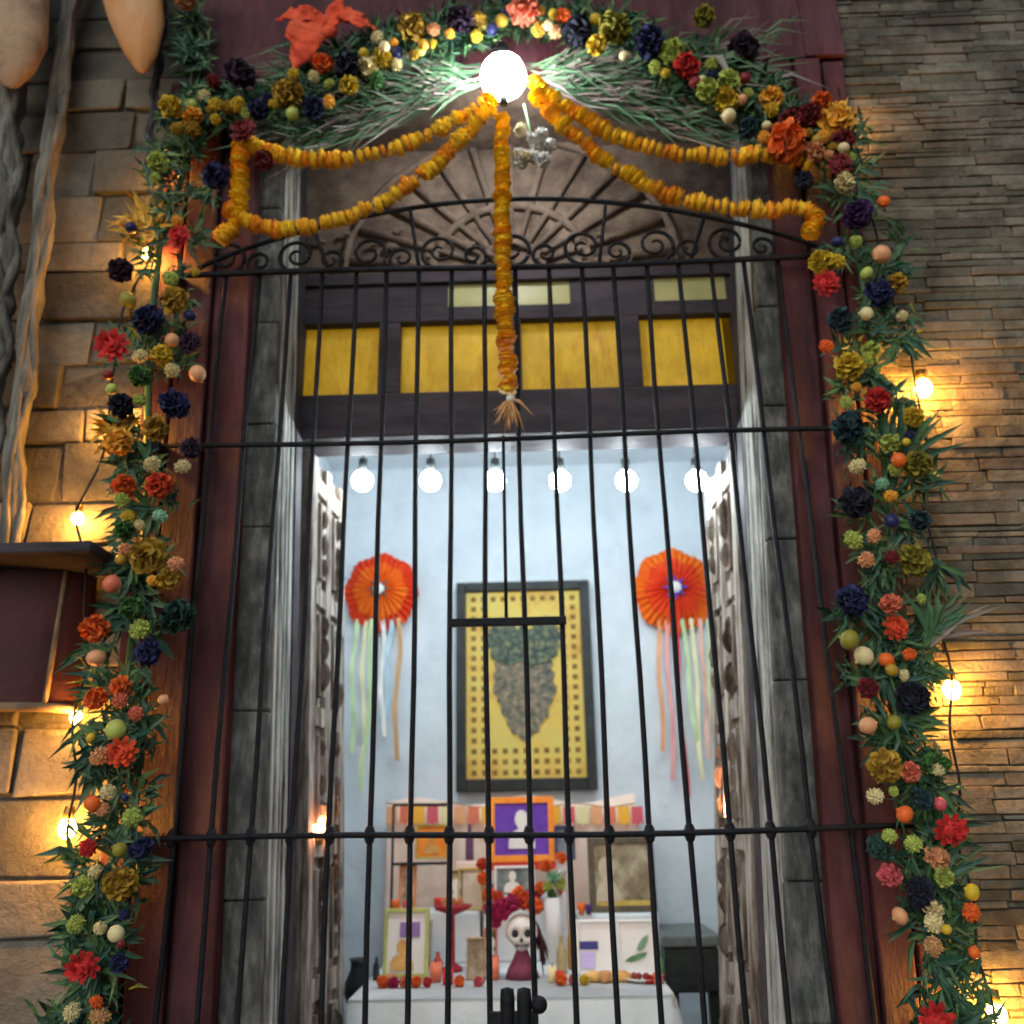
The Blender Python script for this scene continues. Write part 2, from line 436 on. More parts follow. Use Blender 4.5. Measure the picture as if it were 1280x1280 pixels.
# scroll crest on the top rail
def scroll(b, c, r, a0, turns, sgn, rad_=.008):
    pts = []
    for i in range(40):
        q = i/39; a = a0+sgn*turns*2*math.pi*q; rr_ = r*(1-.82*q)
        pts.append((c[0]+math.cos(a)*rr_, c[1], c[2]+math.sin(a)*rr_))
    b.tube(pts, rad_, 6, rad_*.6)
    return pts
b = MB(); zt = ZR[0]
for i, x in enumerate([XA+.12+j*.245 for j in range(8)]):
    if x > XB-.05: break
    sg = 1 if i % 2 == 0 else -1
    scroll(b, (x,-.004,zt+.075), .070, -math.pi/2, 1.6, sg)
    scroll(b, (x+.11*sg*0+.115,-.004,zt+.052), .048, -math.pi/2, 1.4, -sg)
pts = [(XA+(XB-XA)*q,-.004,zt+.02+.26*math.sin(math.pi*q)**.8) for q in [j/40 for j in range(41)]]
b.tube(pts, .009, 6)
for q in (.22,.36,.5,.64,.78):
    x = XA+(XB-XA)*q; zz_ = zt+.02+.26*math.sin(math.pi*q)**.8
    b.tube([(x+(x-(XA+XB)/2)*.0,-.004,zt), (x+(x-(XA+XB)/2)*.12,-.004,zz_)], .007, 6)
b.build('scroll_crest', M['iron'], t)
b = MB()
for x in (XA-.045, XB+.025):
    for z in ZR: b = MB(); b.box((x-.015,-.026,z-.02), (x+.015,.06,z+.02)); b.build('bracket', M['iron'], t, bevel=.003)

# ------------------------------------------------------------------ foliage and flowers
def path_interp(pts, n):
    out = []
    d = [0]
    for i in range(1, len(pts)): d.append(d[-1]+math.dist(pts[i][:2], pts[i-1][:2]))
    for j in range(n):
        s = d[-1]*j/(n-1); i = 1
        while i < len(d)-1 and d[i] < s: i += 1
        q = (s-d[i-1])/(d[i]-d[i-1]); out.append(tuple(a+(c-a)*q for a, c in zip(pts[i-1], pts[i])))
    return out
def blade(b, p, d, L, w, n, bend):
    d = d.normalized(); s = d.cross(n)
    if s.length < 1e-3: s = d.cross(Vector((1,0,0)))
    s.normalize(); n2 = s.cross(d)
    a = p; m_ = p+d*L*.5+n2*bend*L*.15; e = p+d*L+n2*(-bend)*L*.25-Vector((0,0,L*.12))
    b.add([a-s*w*.2, a+s*w*.2, m_+s*w*.5+n2*w*.15, m_-n2*w*.1, m_-s*w*.5+n2*w*.15, e], [(0,1,2,3),(0,3,4),(3,2,5),(4,3,5)])
def foliage(path, n, seed, lmin=.03, lmax=.105, wmul=.14, fan=1.0):
    rg = random.Random(seed); b = MB(); pp = path_interp(path, 300)
    clumps = []
    for i in range(max(8, n//22)):
        q = rg.choice(pp); x = q[0]+max(-1,min(1,rg.gauss(0,.42)))*q[2]*.9; y = q[1]+rg.uniform(-12,12)
        clumps.append((P(x, y, -.02-rg.uniform(0,.06)), rg.uniform(0, 6.28), rg.uniform(.6,1.2)))
    for c, a0, sz in clumps:
        for k in range(22):
            if len(b.f) > n*4: break
            a = a0+rg.gauss(0, fan)
            dr = Vector((math.cos(a), -abs(rg.gauss(.25,.35)), math.sin(a)))
            st = c+Vector((rg.gauss(0,.016), rg.gauss(0,.014), rg.gauss(0,.016)))
            L = rg.uniform(lmin, lmax)*sz
            blade(b, st, dr, L, L*rg.uniform(wmul*.6, wmul*1.5)+.003, Vector((rg.gauss(0,.4),-1,rg.gauss(0,.4))), rg.uniform(-1,1))
    return b
_fm = {}
def pom_mesh(kind, variant, col):
    key = (kind, variant, col)
    if key in _fm: return _fm[key]
    rg = random.Random(hash((kind, variant)) % 1000 if False else len(kind)*7+variant)
    b = MB()
    if kind == 'paper_flower':
        N = (110,84,130,96)[variant % 4]
        for i in range(N):
            z = 1-2*(i+.5)/N; ph = i*2.39996+rg.uniform(-.3,.3); q = math.sqrt(1-z*z)
            d = Vector((q*math.cos(ph), z, q*math.sin(ph)))
            t_ = d.cross(Vector((rg.gauss(0,1),rg.gauss(0,1),rg.gauss(0,1)))).normalized(); s_ = d.cross(t_)
            r0, r1 = .45, rg.uniform(.82,1.08); wd = rg.uniform(.24,.36)
            tip = d*r1+t_*rg.uniform(-.15,.15)
            b.add([d*r0-s_*wd*.4, d*r0+s_*wd*.4, d*(r1*.8)+s_*wd+t_*.08, tip+s_*wd*.35, tip-s_*wd*.35, d*(r1*.8)-s_*wd-t_*.08], [(0,1,2,5),(5,2,3,4)])
        b.lathe([(0,.5),(.35,.4),(.55,0),(.35,-.4),(0,-.5)], (0,0,0), 10)
    elif kind == 'rose':
        for ring, (cnt, rad0, lift) in enumerate(((4,.22,.75),(6,.42,.62),(8,.66,.4),(10,.85,.15))):
            for i in range(cnt):
                a = 2*math.pi*(i+rg.uniform(-.2,.2))/cnt+ring*.5
                c = Vector((math.cos(a),0,math.sin(a))); s_ = Vector((-math.sin(a),0,math.cos(a))); wd = rad0*1.9/cnt*1.9
                f_ = Vector((0,-1,0))
                base = c*rad0*.35; 
                b.add([base-s_*wd*.3, base+s_*wd*.3, c*rad0*.85+f_*lift*.8+s_*wd*.6, c*rad0*1.1+f_*lift+s_*wd*.3, c*rad0*1.1+f_*lift-s_*wd*.3, c*rad0*.85+f_*lift*.8-s_*wd*.6], [(0,1,2,5),(5,2,3,4)])
        b.lathe([(0,.5),(.4,.35),(.5,0),(.4,-.3),(0,-.3)], (0,0,0), 10)
    elif kind == 'marigold':
        # frilly disc threaded along its local Z
        for ring in range(4):
            cnt = 13; zz_ = (ring-1.5)*.26
            for i in range(cnt):
                a = 2*math.pi*(i+rg.uniform(-.3,.3))/cnt+ring*.4
                c = Vector((math.cos(a),math.sin(a),0)); s_ = Vector((-math.sin(a),math.cos(a),0)); r1 = rg.uniform(.88,1.1)*(1-.12*abs(ring-1.5)); wd = .27
                k = Vector((0,0,1)); o_ = k*zz_
                b.add([o_+c*.3-s_*.1, o_+c*.3+s_*.1, o_+c*r1*.85+s_*wd+k*.06, o_+c*r1+k*rg.uniform(-.1,.2), o_+c*r1*.85-s_*wd+k*.06], [(0,1,2,4),(4,2,3)])
        b.lathe([(0,-.42),(.6,-.36),(.8,0),(.6,.36),(0,.42)], (0,0,0), 10)
    elif kind == 'pompom':
        N = 150
        for i in range(N):
            z = 1-2*(i+.5)/N; ph = i*2.39996+rg.uniform(-.3,.3); q = math.sqrt(1-z*z)
            d = Vector((q*math.cos(ph), z, q*math.sin(ph))); t_ = d.cross(Vector((rg.gauss(0,1),rg.gauss(0,1),rg.gauss(0,1)))).normalized(); s_ = d.cross(t_)
            r1 = rg.uniform(.86,1.12)
            b.add([d*.7-s_*.14-t_*.08, d*.7+s_*.14-t_*.08, d*.7+t_*.16, d*r1+s_*.09, d*r1-s_*.09, d*(r1-.02)+t_*.1], [(0,1,3,4),(1,2,5,3),(2,0,4,5),(4,3,5)])
        b.lathe([(.001,-.8),(.5,-.62),(.8,0),(.5,.62),(.001,.8)], (0,0,0), 10)
    elif kind == 'bauble':
        b.lathe([(0.001,-1),(.38,-.92),(.72,-.69),(.93,-.37),(1,0),(.93,.37),(.72,.69),(.38,.92),(.14,1.0),(.14,1.18),(.001,1.2)], (0,0,0), 14)
    me = bpy.data.meshes.new(kind); me.from_pydata(b.v, [], b.f); me.update()
    me.polygons.foreach_set('use_smooth', b.sm)
    me.materials.append(colour(COL[col], .35 if kind == 'bauble' else .7))
    _fm[key] = me
    return me
def flower(kind, col, loc, r, parent, rot=None, var=None):
    me = pom_mesh(kind, R.randrange(4) if var is None else var, col)
    o = bpy.data.objects.new(kind, me); C.objects.link(o)
    attach(o, parent)
    o.location = loc; o.scale = (r*R.uniform(.88,1.1),r*R.uniform(.8,1.05),r*R.uniform(.85,1.08))
    o.rotation_euler = rot if rot else (R.uniform(-.4,.4), R.uniform(0,6), R.uniform(-.4,.4))
    return o

def floral_garland(label, path, nleaf, flowers, seed, name='flower_garland'):
    base = P(path[-1][0], path[-1][1], -.03)
    t = thing(name, label, 'garland', base)
    pp = path_interp(path, 60)
    b = MB(); b.tube([P(q[0],q[1],.0) for q in pp], .012, 6); b.build('stem', M['leaf'], t)
    foliage(path, nleaf, seed).build('greenery', M['leaf'], t)
    rg = random.Random(seed+50); flowers = list(flowers)
    tries = 0
    while len(flowers) < 92 and tries < 4000:
        tries += 1
        q = rg.choice(pp); x, y = q[0]+rg.uniform(-.8,.8)*q[2], q[1]+rg.uniform(-10,10)
        r = rg.choice((6,7,8,9,13,15))
        if min(math.dist((x,y),(f[0],f[1]))-f[2]-r for f in flowers) > -r*.7:
            flowers.append((x, y, r, rg.choice(('gold','orange','yellow','cream','ochre','lime','dred','navy','peach','yellow'))))
    for (x, y, r, c) in flowers:
        Y = -.115-R.uniform(0,.04)
        p = P(x, y, Y); q = px_size(r, p)*(1.0 if r > 12 else 1.1)
        if r <= 12: flower('pompom' if R.random() < .7 else 'bauble', c, p, q*R.uniform(.8,1.0), t)
        elif c in ('red','redor','dred','magenta') and r >= 18: flower('rose', c, p, q*1.05, t, rot=(R.uniform(-.2,.2),R.uniform(0,6),R.uniform(-.2,.2)))
        else: flower('paper_flower', c, p, q*1.05, t)
    return t

left = [(240,-40,22),(244,40,22),(248,120,30),(228,220,50),(200,300,66),(190,400,72),(185,500,66),(185,600,56),(180,700,56),(165,800,48),(155,900,50),(145,1000,48),(140,1100,46),(120,1200,46),(108,1300,48),(100,1380,50)]
LF = [(150,338,16,'dpurple'),(160,375,12,'olive'),(185,400,18,'navy'),(218,375,18,'ochre'),(213,348,9,'lime'),(225,297,18,'red'),(270,220,16,'navy'),(140,432,23,'red'),(175,445,9,'cream'),(215,425,10,'peach'),(237,428,14,'dpurple'),(215,463,9,'cream'),(247,467,10,'peach'),(175,470,14,'green'),(152,507,17,'dnavy'),(218,505,19,'navy'),(175,500,8,'lime'),(195,535,18,'ochre'),(148,552,18,'gold'),(190,580,10,'cream'),(228,583,9,'cream'),(198,607,17,'redor'),(152,625,10,'lime'),(160,645,9,'yellow'),(200,645,10,'mint'),(155,662,14,'green'),(185,695,24,'ochre'),(157,687,9,'peach'),(220,705,11,'peach'),(118,785,19,'orange'),(165,760,13,'green'),(175,787,11,'lime'),(185,815,19,'navy'),(120,822,11,'peach'),(120,873,14,'orange'),(150,875,11,'coral'),(170,892,10,'coral'),(204,875,8,'peach'),(145,912,12,'lime'),(153,940,22,'redor'),(125,945,12,'peach'),(165,1022,12,'lime'),(115,1005,10,'orange'),(176,1060,15,'navy'),(150,1062,10,'olive'),(150,1105,21,'ochre'),(118,1090,9,'cream'),(125,1160,9,'cream'),(145,1167,10,'cream'),(95,1155,12,'lime'),(104,1208,23,'red'),(90,1265,12,'cream'),(125,1270,12,'tan'),(110,1060,10,'red'),(222,770,22,'dgreen'),(140,730,11,'coral'),(135,990,9,'cream'),(238,560,14,'dpurple'),(240,160,11,'ochre'),(255,120,9,'cream')]
floral_garland('leafy garland with a red bloom and golden straw down the left of the doorway', left, 3600, LF, 11)
right = [(1035,120,34),(1052,200,54),(1070,300,62),(1085,400,60),(1100,500,62),(1108,600,62),(1112,700,64),(1115,800,60),(1125,900,56),(1150,1000,58),(1165,1100,54),(1180,1200,50),(1190,1300,52),(1200,1380,52)]
RF = [(1047,150,22,'gold'),(1053,176,15,'dred'),(1050,207,18,'dred'),(1072,268,18,'purple'),(1070,302,9,'lime'),(1102,318,11,'peach'),(1047,327,10,'yellow'),(1032,355,19,'red'),(1083,342,9,'lime'),(1100,365,18,'navy'),(1050,400,18,'teal'),(1083,392,10,'cream'),(1128,395,8,'cream'),(1033,433,10,'orange'),(1062,457,19,'yellow'),(1083,452,8,'lime'),(1097,500,16,'red'),(1060,535,20,'teal'),(1058,503,9,'lime'),(1072,583,10,'cream'),(1103,605,9,'mint'),(1070,628,20,'dnavy'),(1147,580,19,'olive'),(1150,650,14,'teal'),(1067,675,11,'lime'),(1092,670,10,'peach'),(1083,700,12,'peach'),(1143,700,20,'olive'),(1065,750,22,'navy'),(1113,755,14,'coral'),(1118,785,18,'redor'),(1080,820,12,'cream'),(1108,825,10,'orange'),(1137,818,8,'orange'),(1140,872,21,'dnavy'),(1085,907,11,'peach'),(1118,903,10,'olive'),(1105,957,23,'ochre'),(1138,965,13,'coral'),(1170,955,16,'green'),(1173,962,7,'cream'),(1094,995,11,'cream'),(1153,998,14,'teal'),(1131,1018,11,'orange'),(1175,1005,9,'pink'),(1187,1037,23,'red'),(1112,1045,9,'lime'),(1142,1055,11,'lime'),(1100,1060,17,'dgreen'),(1112,1095,14,'pink'),(1215,1115,11,'yellow'),(1214,1140,11,'orange'),(1125,1145,10,'peach'),(1150,1115,19,'dnavy'),(1167,1153,11,'cream'),(1167,1183,12,'tan'),(1172,1278,25,'red'),(1085,860,14,'dred'),(1062,800,12,'olive')]
floral_garland('leafy garland with navy and pale baubles down the right of the doorway', right, 3600, RF, 12)
top = [(225,140,30),(300,140,34),(370,128,50),(440,80,60),(520,50,60),(600,35,50),(640,20,40),(700,25,50),(780,45,60),(860,85,60),(930,120,56),(990,165,50),(1040,190,40)]
TF = [(300,92,18,'dpurple'),(392,135,15,'navy'),(435,82,20,'dnavy'),(360,117,19,'ochre'),(515,33,18,'ochre'),(575,25,18,'dpurple'),(722,38,18,'dnavy'),(768,35,20,'olive'),(812,52,20,'navy'),(858,82,17,'red'),(930,60,18,'dpurple'),(908,125,16,'yellow'),(935,160,14,'teal'),(982,178,25,'orange'),(305,165,18,'dred'),(655,12,20,'coral'),(330,200,13,'dred'),(1005,225,14,'dnavy'),(470,100,12,'green'),(880,20,13,'olive')]
floral_garland('thick green garland sweeping over the top of the doorway', top, 8000, TF, 13, 'flower_garland')

# palm fronds fanning out from the lamp
for label, tips in (('grey green palm fronds fanning left below the top garland', [(340+R.uniform(-10,60),y+R.uniform(-8,8)) for y in range(75,200,4)]),
                    ('grey green palm fronds fanning right below the top garland', [(960+R.uniform(-70,10),y+R.uniform(-8,8)) for y in range(50,196,4)])):
    b = MB()
    for (x, y) in tips:
        a = P(628+R.uniform(-10,10),88+R.uniform(-12,12),-.0-R.uniform(0,.03)); e = P(x,y,-.01-R.uniform(0,.04))
        st = a+(e-a)*R.uniform(.05,.35)
        blade(b, st, e-st, (e-st).length, R.uniform(.012,.022), Vector((0,-1,R.uniform(-.4,.4))), R.uniform(-.4,.4))
        for k in range(20):
            q = a+(e-a)*R.uniform(.15,.95)
            blade(b, q, (e-a)+Vector((0,-.2,R.uniform(-.5,.5))), R.uniform(.10,.28), R.uniform(.007,.014), Vector((0,-1,0)), R.uniform(-1,1))
    o = b.build('palm_frond', M['frond']); tag(o, label, 'palm fronds')
# pale upright spikes and long leaves
def spray(label, px, py, n, L, a0, spread, m, name='leaf_spray', cat='leaf spray', w_=.1, Y=-.08):
    b = MB()
    for i in range(n):
        a = a0+R.gauss(0,spread); c = P(px+R.gauss(0,5),py+R.gauss(0,5),Y)
        blade(b, c, Vector((math.cos(a),-abs(R.gauss(.1,.2)),math.sin(a))), L*R.uniform(.5,1.1), L*w_*R.uniform(.6,1.2), Vector((0,-1,0)), R.uniform(-.8,.8))
    o = b.build(name, m); tag(o, label, cat); return o
spray('long thin green leaves below the upper right amber bulb', 1125,580,26,.24,rad(78),.35,M['leaf'])
spray('pale green spiky leaves jutting right above the third amber bulb on the right', 1160,800,26,.2,rad(72),.5,M['frond'])
spray('pale leaves crossing the top garland right of the lamp', 870,70,18,.28,rad(-40),.2,M['frond'])
spray('green leaves near the lower right red bloom', 1165,1110,22,.2,rad(70),.5,M['leaf'])
spray('golden straw bow glowing beside the upper left of the doorway', 182,290,46,.14,rad(100),1.0,M['gold'],'straw_bow','straw bow',.13)
spray('golden straw tuft above the dark red bloom at the upper right corner', 1045,150,26,.09,rad(90),.7,M['gold'],'straw_bow','straw bow',.16)
spray('golden straw tuft at mid height in the left garland', 143,540,26,.10,rad(120),1.2,M['gold'],'straw_bow','straw bow',.16)

# red ribbon bow at the upper left, pink tassel at the top centre
t = thing('ribbon_bow', 'bright red cloth bow in the upper left of the garland', 'bow', P(400,45,-.1))
b = MB()
def band(b, pts, w_):
    v = []; n = len(pts)
    for i, p in enumerate(pts):
        d = (Vector(pts[min(i+1,n-1)])-Vector(pts[max(i-1,0)])).normalized(); s_ = d.cross(Vector((0,-1,0))).normalized()
        ww = w_(i/(n-1)) if callable(w_) else w_
        v += [Vector(p)-s_*ww/2, Vector(p)+s_*ww/2+Vector((0,-.012*math.sin(i*1.7),0))]
    b.add(v, [(2*i,2*i+1,2*i+3,2*i+2) for i in range(n-1)], True)
for tipx, tipy, ww in ((362,72,.15),(350,20,.07),(445,14,.10),(470,30,.05)):
    a = P(412,40,-.11); e = P(tipx,tipy,-.10)
    band(b, [a+(e-a)*q+Vector((0,-.05*math.sin(q*3.1),.02*math.sin(q*6))) for q in [j/10 for j in range(11)]], lambda q, w0=ww: w0*(.35+.65*math.sin(.3+q*1.9)))
o = b.build('loop', M['red_cloth'], t); md = o.modifiers.new('sd','SUBSURF'); md.levels = md.render_levels = 3
tx = bpy.data.textures.new('crumple','CLOUDS'); tx.noise_scale = .05
md = o.modifiers.new('d','DISPLACE'); md.texture = tx; md.strength = .05; md.mid_level = .5
md = o.modifiers.new('s','SOLIDIFY'); md.thickness = .003
ball('knot', P(412,40,-.12), .03, M['red_cloth'], t, 2, (1,.7,.8))

# ------------------------------------------------------------------ marigold strands
def strand(label, pts, n, sag_px=0, tail=None):
    pp = path_interp([(x,y,0) for x, y in pts], n)
    # smooth
    for _ in range(6):
        pp = [pp[0]]+[tuple((a+2*b_+c)/4 for a, b_, c in zip(pp[i-1],pp[i],pp[i+1])) for i in range(1,len(pp)-1)]+[pp[-1]]
    W = [P(x,y,-.10) for x, y, _ in pp]
    t = thing('marigold_strand', label, 'marigold garland', W[0], 'marigold strands hung over the doorway')
    b = MB(); b.tube(W, .003, 5); b.build('thread', M['thread'], t)
    for i, p in enumerate(W):
        d = (W[min(i+1,n-1)]-W[max(i-1,0)]).normalized()
        q = d.to_track_quat('Z','Y').to_euler()
        r = R.uniform(.026,.038)
        me = pom_mesh('marigold', R.randrange(3), 'mg%d' % R.choice((0,0,1,1,2)))
        o = bpy.data.objects.new('marigold', me); C.objects.link(o); attach(o, t)
        o.location = p+Vector((R.gauss(0,.003),R.gauss(0,.003),R.gauss(0,.003))); o.scale = (r*R.uniform(.9,1.1),r,r*R.uniform(.62,.9))
        o.rotation_mode = 'QUATERNION'; o.rotation_quaternion = (d+Vector((R.gauss(0,.12),R.gauss(0,.12),R.gauss(0,.12)))).to_track_quat('Z','Y')
    return t
COL['mg0'] = (.93,.49,.010); COL['mg1'] = (.95,.59,.02); COL['mg2'] = (.92,.38,.008)
strand('upper left marigold strand swagged from the lamp', [(612,125),(575,148),(530,172),(480,190),(430,200),(380,200),(340,192),(308,176)], 34)
strand('lower left marigold strand swagged from the lamp', [(612,135),(580,170),(540,210),(490,246),(440,270),(390,284),(340,288),(305,278),(290,262)], 42)
strand('upper right marigold strand swagged from the lamp', [(665,102),(700,128),(745,158),(790,180),(840,193),(890,196),(940,196),(985,192),(1010,205)], 40)
strand('lower right marigold strand swagged from the lamp', [(668,120),(705,158),(745,192),(790,222),(840,246),(890,258),(940,262),(985,262),(1020,256),(1025,268),(1012,292)], 46)
strand('straight marigold strand hanging down the middle of the gate', [(628,150),(627,220),(628,300),(630,360),(632,420),(636,490)], 44)
strand('short marigold strand hanging between the two left swag ends', [(302,185),(300,215),(298,245),(300,268),(290,290),(278,297)], 15)
# tassel end
t = thing('straw_tassel', 'small tan tassel at the tip of the middle marigold strand', 'tassel', P(638,500,-.1))
b = MB(); c = P(638,498,-.1)
for i in range(26):
    a = rad(-90)+R.gauss(0,.55); blade(b, c, Vector((math.cos(a),R.gauss(0,.3),math.sin(a))), R.uniform(.06,.115), .008, Vector((0,-1,0)), R.uniform(-1,1))
b.build('fringe', colour(COL['tan']), t)
ball('knot', c, .014, M['white'], t)

# white flower bunch by the lamp
t = thing('white_flower_bunch', 'small bunch of cream white flowers below right of the lamp', 'flowers', P(665,160,-.1))
for i in range(16):
    p = P(668+R.uniform(-22,20),182+R.uniform(-20,26),-.05-R.uniform(0,.05)); flower('paper_flower', R.choice(('wcream','white')), p, R.uniform(.018,.028), t)
b = MB(); b.tube([P(655,130,-.08), P(662,160,-.06), P(667,185,-.06)], .004, 5); b.build('stem', M['leaf'], t)

# ------------------------------------------------------------------ lamps
lc = P(629,96,-.13)
t = thing('crystal_lamp', 'bright cool white globe lamp above the marigold strands', 'lamp', lc)
bm = bmesh.new(); bmesh.ops.create_icosphere(bm, subdivisions=3, radius=.080)
for v in bm.verts: v.co *= R.uniform(.96,1.03); v.co += lc
me = bpy.data.meshes.new('globe'); bm.to_mesh(me); bm.free(); me.polygons.foreach_set('use_smooth',[True]*len(me.polygons)); me.materials.append(M['lamp'])
o = bpy.data.objects.new('globe', me); C.objects.link(o); attach(o, t)
b = MB(); b.lathe([(0,.12),(.025,.12),(.03,.085),(.03,.06),(0,.06)], lc+Vector((0,0,.015)), 12); b.tube([lc+Vector((0,.0,.1)), lc+Vector((0,.08,.2)), lc+Vector((0,.18,.22))], .007, 6); b.build('lamp_arm', M['iron'], t)
b = MB(); b.tube([lc+Vector((0,0,-.08)), lc+Vector((0,.0,-.12))], .014, 8); b.build('cap', M['iron'], t)

BY = .80
nm = ['leftmost of the six pendant bulbs inside the room','second pendant bulb from the left inside the room','third pendant bulb from the left, near the middle strand','fourth pendant bulb from the left inside the room','fifth pendant bulb from the left inside the room','rightmost of the six pendant bulbs inside the room']
for i, x in enumerate((453,538,619,700,783,871)):
    p = P(x,601,BY)
    t = thing('pendant_bulb', 'lit white '+nm[i], 'light bulb', p, 'row of pendant bulbs')
    ball('globe', p, .044, M['cool'], t, 2)
    b = MB(); b.lathe([(0,.095),(.018,.095),(.02,.045),(0,.045)], p, 10); b.build('socket', M['black'], t)
    b = MB(); b.tube([(p.x,p.y,p.z+.09), (p.x,p.y,3.35)], .004, 6); b.build('cord', M['cord'], t)

def light_string(label, bulbs, pathpx, Y=-.03):
    t = thing('light_string', label, 'string lights', P(*pathpx[-1],Y))
    pp = path_interp([(x,y,0) for x, y in pathpx], 80)
    b = MB(); b.tube([P(q[0]+4*math.sin(i*.7),q[1],Y) for i, q in enumerate(pp)], .004, 5); b.build('cable', M['cord'], t)
    for (x, y, r) in bulbs:
        p = P(x,y,.015); bl = ball('bulb', p, r, M['warm'], t, 2, (1,1,1.25))
        c = MB(); c.lathe([(0,r*2.4),(r*.6,r*2.4),(r*.7,r),(0,r)], p, 8); k = c.build('cap', M['brass']); k.parent = bl
light_string('string of amber bulbs along the left garland', [(208,210,.009),(184,318,.018),(138,527,.017),(97,648,.018),(95,897,.017),(84,1035,.024)], [(215,150),(208,212),(186,318),(140,430),(140,528),(97,645),(110,780),(95,897),(88,1035),(90,1180),(95,1320)])
light_string('string of amber bulbs along the right garland', [(1052,150,.013),(1154,485,.026),(1190,862,.024),(1246,1268,.024)], [(1048,110),(1050,150),(1100,320),(1150,485),(1160,650),(1188,862),(1200,1050),(1240,1272),(1250,1340)])

# ------------------------------------------------------------------ left side wall objects
t = thing('wall_bin', 'dark maroon half round tin planter hung on the left wall', 'planter', P(35,880,.0))
pA, pB = P(104,700,-.05), P(-60,700,-.05); wv = (pA.x-pB.x)/2; cxb = (pA.x+pB.x)/2; zt_, zb_ = P(50,706,-.1).z, P(50,880,-.1).z
b = MB(); b.lathe([(wv*.98,zt_),(wv,zt_-.1),(wv*.97,(zt_+zb_)/2),(wv*.90,zb_)], (cxb,.06,0), 28, 1, .62, math.pi, 2*math.pi)
b.lathe([(0.001,zb_),(wv*.90,zb_)], (cxb,.06,0), 28, 1, .62, math.pi, 2*math.pi)
b.build('body', M['tin'], t)
b = MB(); b.tube([(cxb+math.cos(a)*wv*.92,.06+math.sin(a)*wv*.92*.62,zb_) for a in [math.pi+math.pi*i/24 for i in range(25)]], .014, 8); b.build('rim', M['rust'], t)
b = MB()
for a in (5.5,): b.tube([(cxb+math.cos(a)*wv*(1.0-.07*q),.06+math.sin(a)*wv*(1.0-.07*q)*.62,zt_+(zb_-zt_)*q) for q in (0,.5,1)], .008, 6)
b.build('rib', M['rust'], t)
b = MB(); pr = P(138,690,-.1); b.box((cxb-wv*1.25,-.22,zt_+.002), (pr.x,.06,zt_+.035)); b.build('lid', M['dark'], t, bevel=.006)

def gourd(label, px, py_tip, pw, top_py, m, skew):
    Y = -.14
    tip = P(px,py_tip,Y); tp = P(px+skew,top_py,Y); H = (tp-tip).length; wd = px_size(pw, tip)
    t = thing('hanging_gourd', label, 'hanging gourd', tip, 'gourds hung on the left wall')
    prof = [(0.001,0),(.18,.015),(.5,.09),(.8,.22),(.97,.42),(1,.58),(.9,.75),(.62,.90),(.3,.97),(.12,1.02),(.001,1.03)]
    b = MB(); b.lathe([(r*wd, z*H) for r, z in prof], tip, 28, 1, .6)
    vs = []
    for v in b.v:
        q = (v[2]-tip.z)/H; vs.append((v[0]+(tp.x-tip.x)*q+.006*math.sin(q*9), v[1], v[2]))
    b.v = vs; b.build('skin', m, t)
    b = MB(); b.tube([(tp.x,Y,tp.z), (tp.x,Y+.05,tp.z+.4), (tp.x,.1,tp.z+.42)], .008, 6); b.build('stem', M['vine'], t)
gourd('long gourd tinted orange for warm light, hanging at the top left with a pointed tip', 178,92,44,-170,M['gourd'],-38)
gourd('rounded gourd tinted tan for warm light, cut off by the top left corner', 14,110,60,-130,M['gourd2'],-20)

def vine(label, pts, r0, r1):
    k = 60; pp = path_interp([(x,y,0) for x, y in pts], k); b = MB()
    base = [P(q[0]+2*math.sin(i*.5),q[1],-.02) for i, q in enumerate(pp)]
    b.tube(base, lambda q: (r0+(r1-r0)*q)*(1+.18*math.sin(q*47)+.12*math.sin(q*91+1)), 10)
    for s_ in range(3):
        ph = s_*2.1
        b.tube([p+Vector((math.cos(i*.16+ph)*r0*.8,-abs(math.sin(i*.16+ph))*r0*.8,0)) for i, p in enumerate(base)], r0*.45, 6, r0*.35)
    o = b.build('vine_trunk', M['vine']); tag(o, label, 'vine trunk', None); return o
vine('gnarled grey vine trunk climbing the left wall below the gourds', [(98,-60),(82,60),(66,170),(52,300),(36,430),(22,560),(10,720)], .032, .026)
vine('second grey vine trunk at the left edge of the view', [(14,100),(12,180),(8,300),(-4,450),(-20,600)], .046, .036)
vine('dark thin vine stem between the gourds and the garland', [(208,-30),(198,80),(190,160),(186,215)], .016, .010).data.materials[0] = M['dark']

# ------------------------------------------------------------------ things on the back wall
BW = RY1-.012
t = thing('framed_picture', 'dark framed yellow picture with a grey green figure on the back wall', 'picture', P(656,988,BW))
x0, x1 = P(571,860,BW).x, P(741,860,BW).x; za, zb = P(656,989,BW).z, P(656,729,BW).z
fwid = .05
b = MB()
b.box((x0,BW-.05,za), (x0+fwid,BW+.01,zb)); b.box((x1-fwid,BW-.05,za), (x1,BW+.01,zb))
b.box((x0+fwid,BW-.048,za), (x1-fwid,BW+.01,za+fwid*1.2)); b.box((x0+fwid,BW-.048,zb-fwid), (x1-fwid,BW+.01,zb)); b.build('frame', M['black'], t, bevel=.006)
W_, H_ = x1-x0, zb-za
nx, nz = 23, 37
b = MB(); gv = [(x0+fwid+(W_-2*fwid)*i/nx, BW-.02, za+fwid+(H_-2*fwid)*j/nz) for j in range(nz+1) for i in range(nx+1)]
b.add(gv, [(j*(nx+1)+i, j*(nx+1)+i+1, (j+1)*(nx+1)+i+1, (j+1)*(nx+1)+i) for j in range(nz) for i in range(nx)])
o = b.build('panel', mat('yellow_panel', [(.50,.26,.05),(.66,.46,.10),(.58,.52,.14)], .6, 4, .1), t)
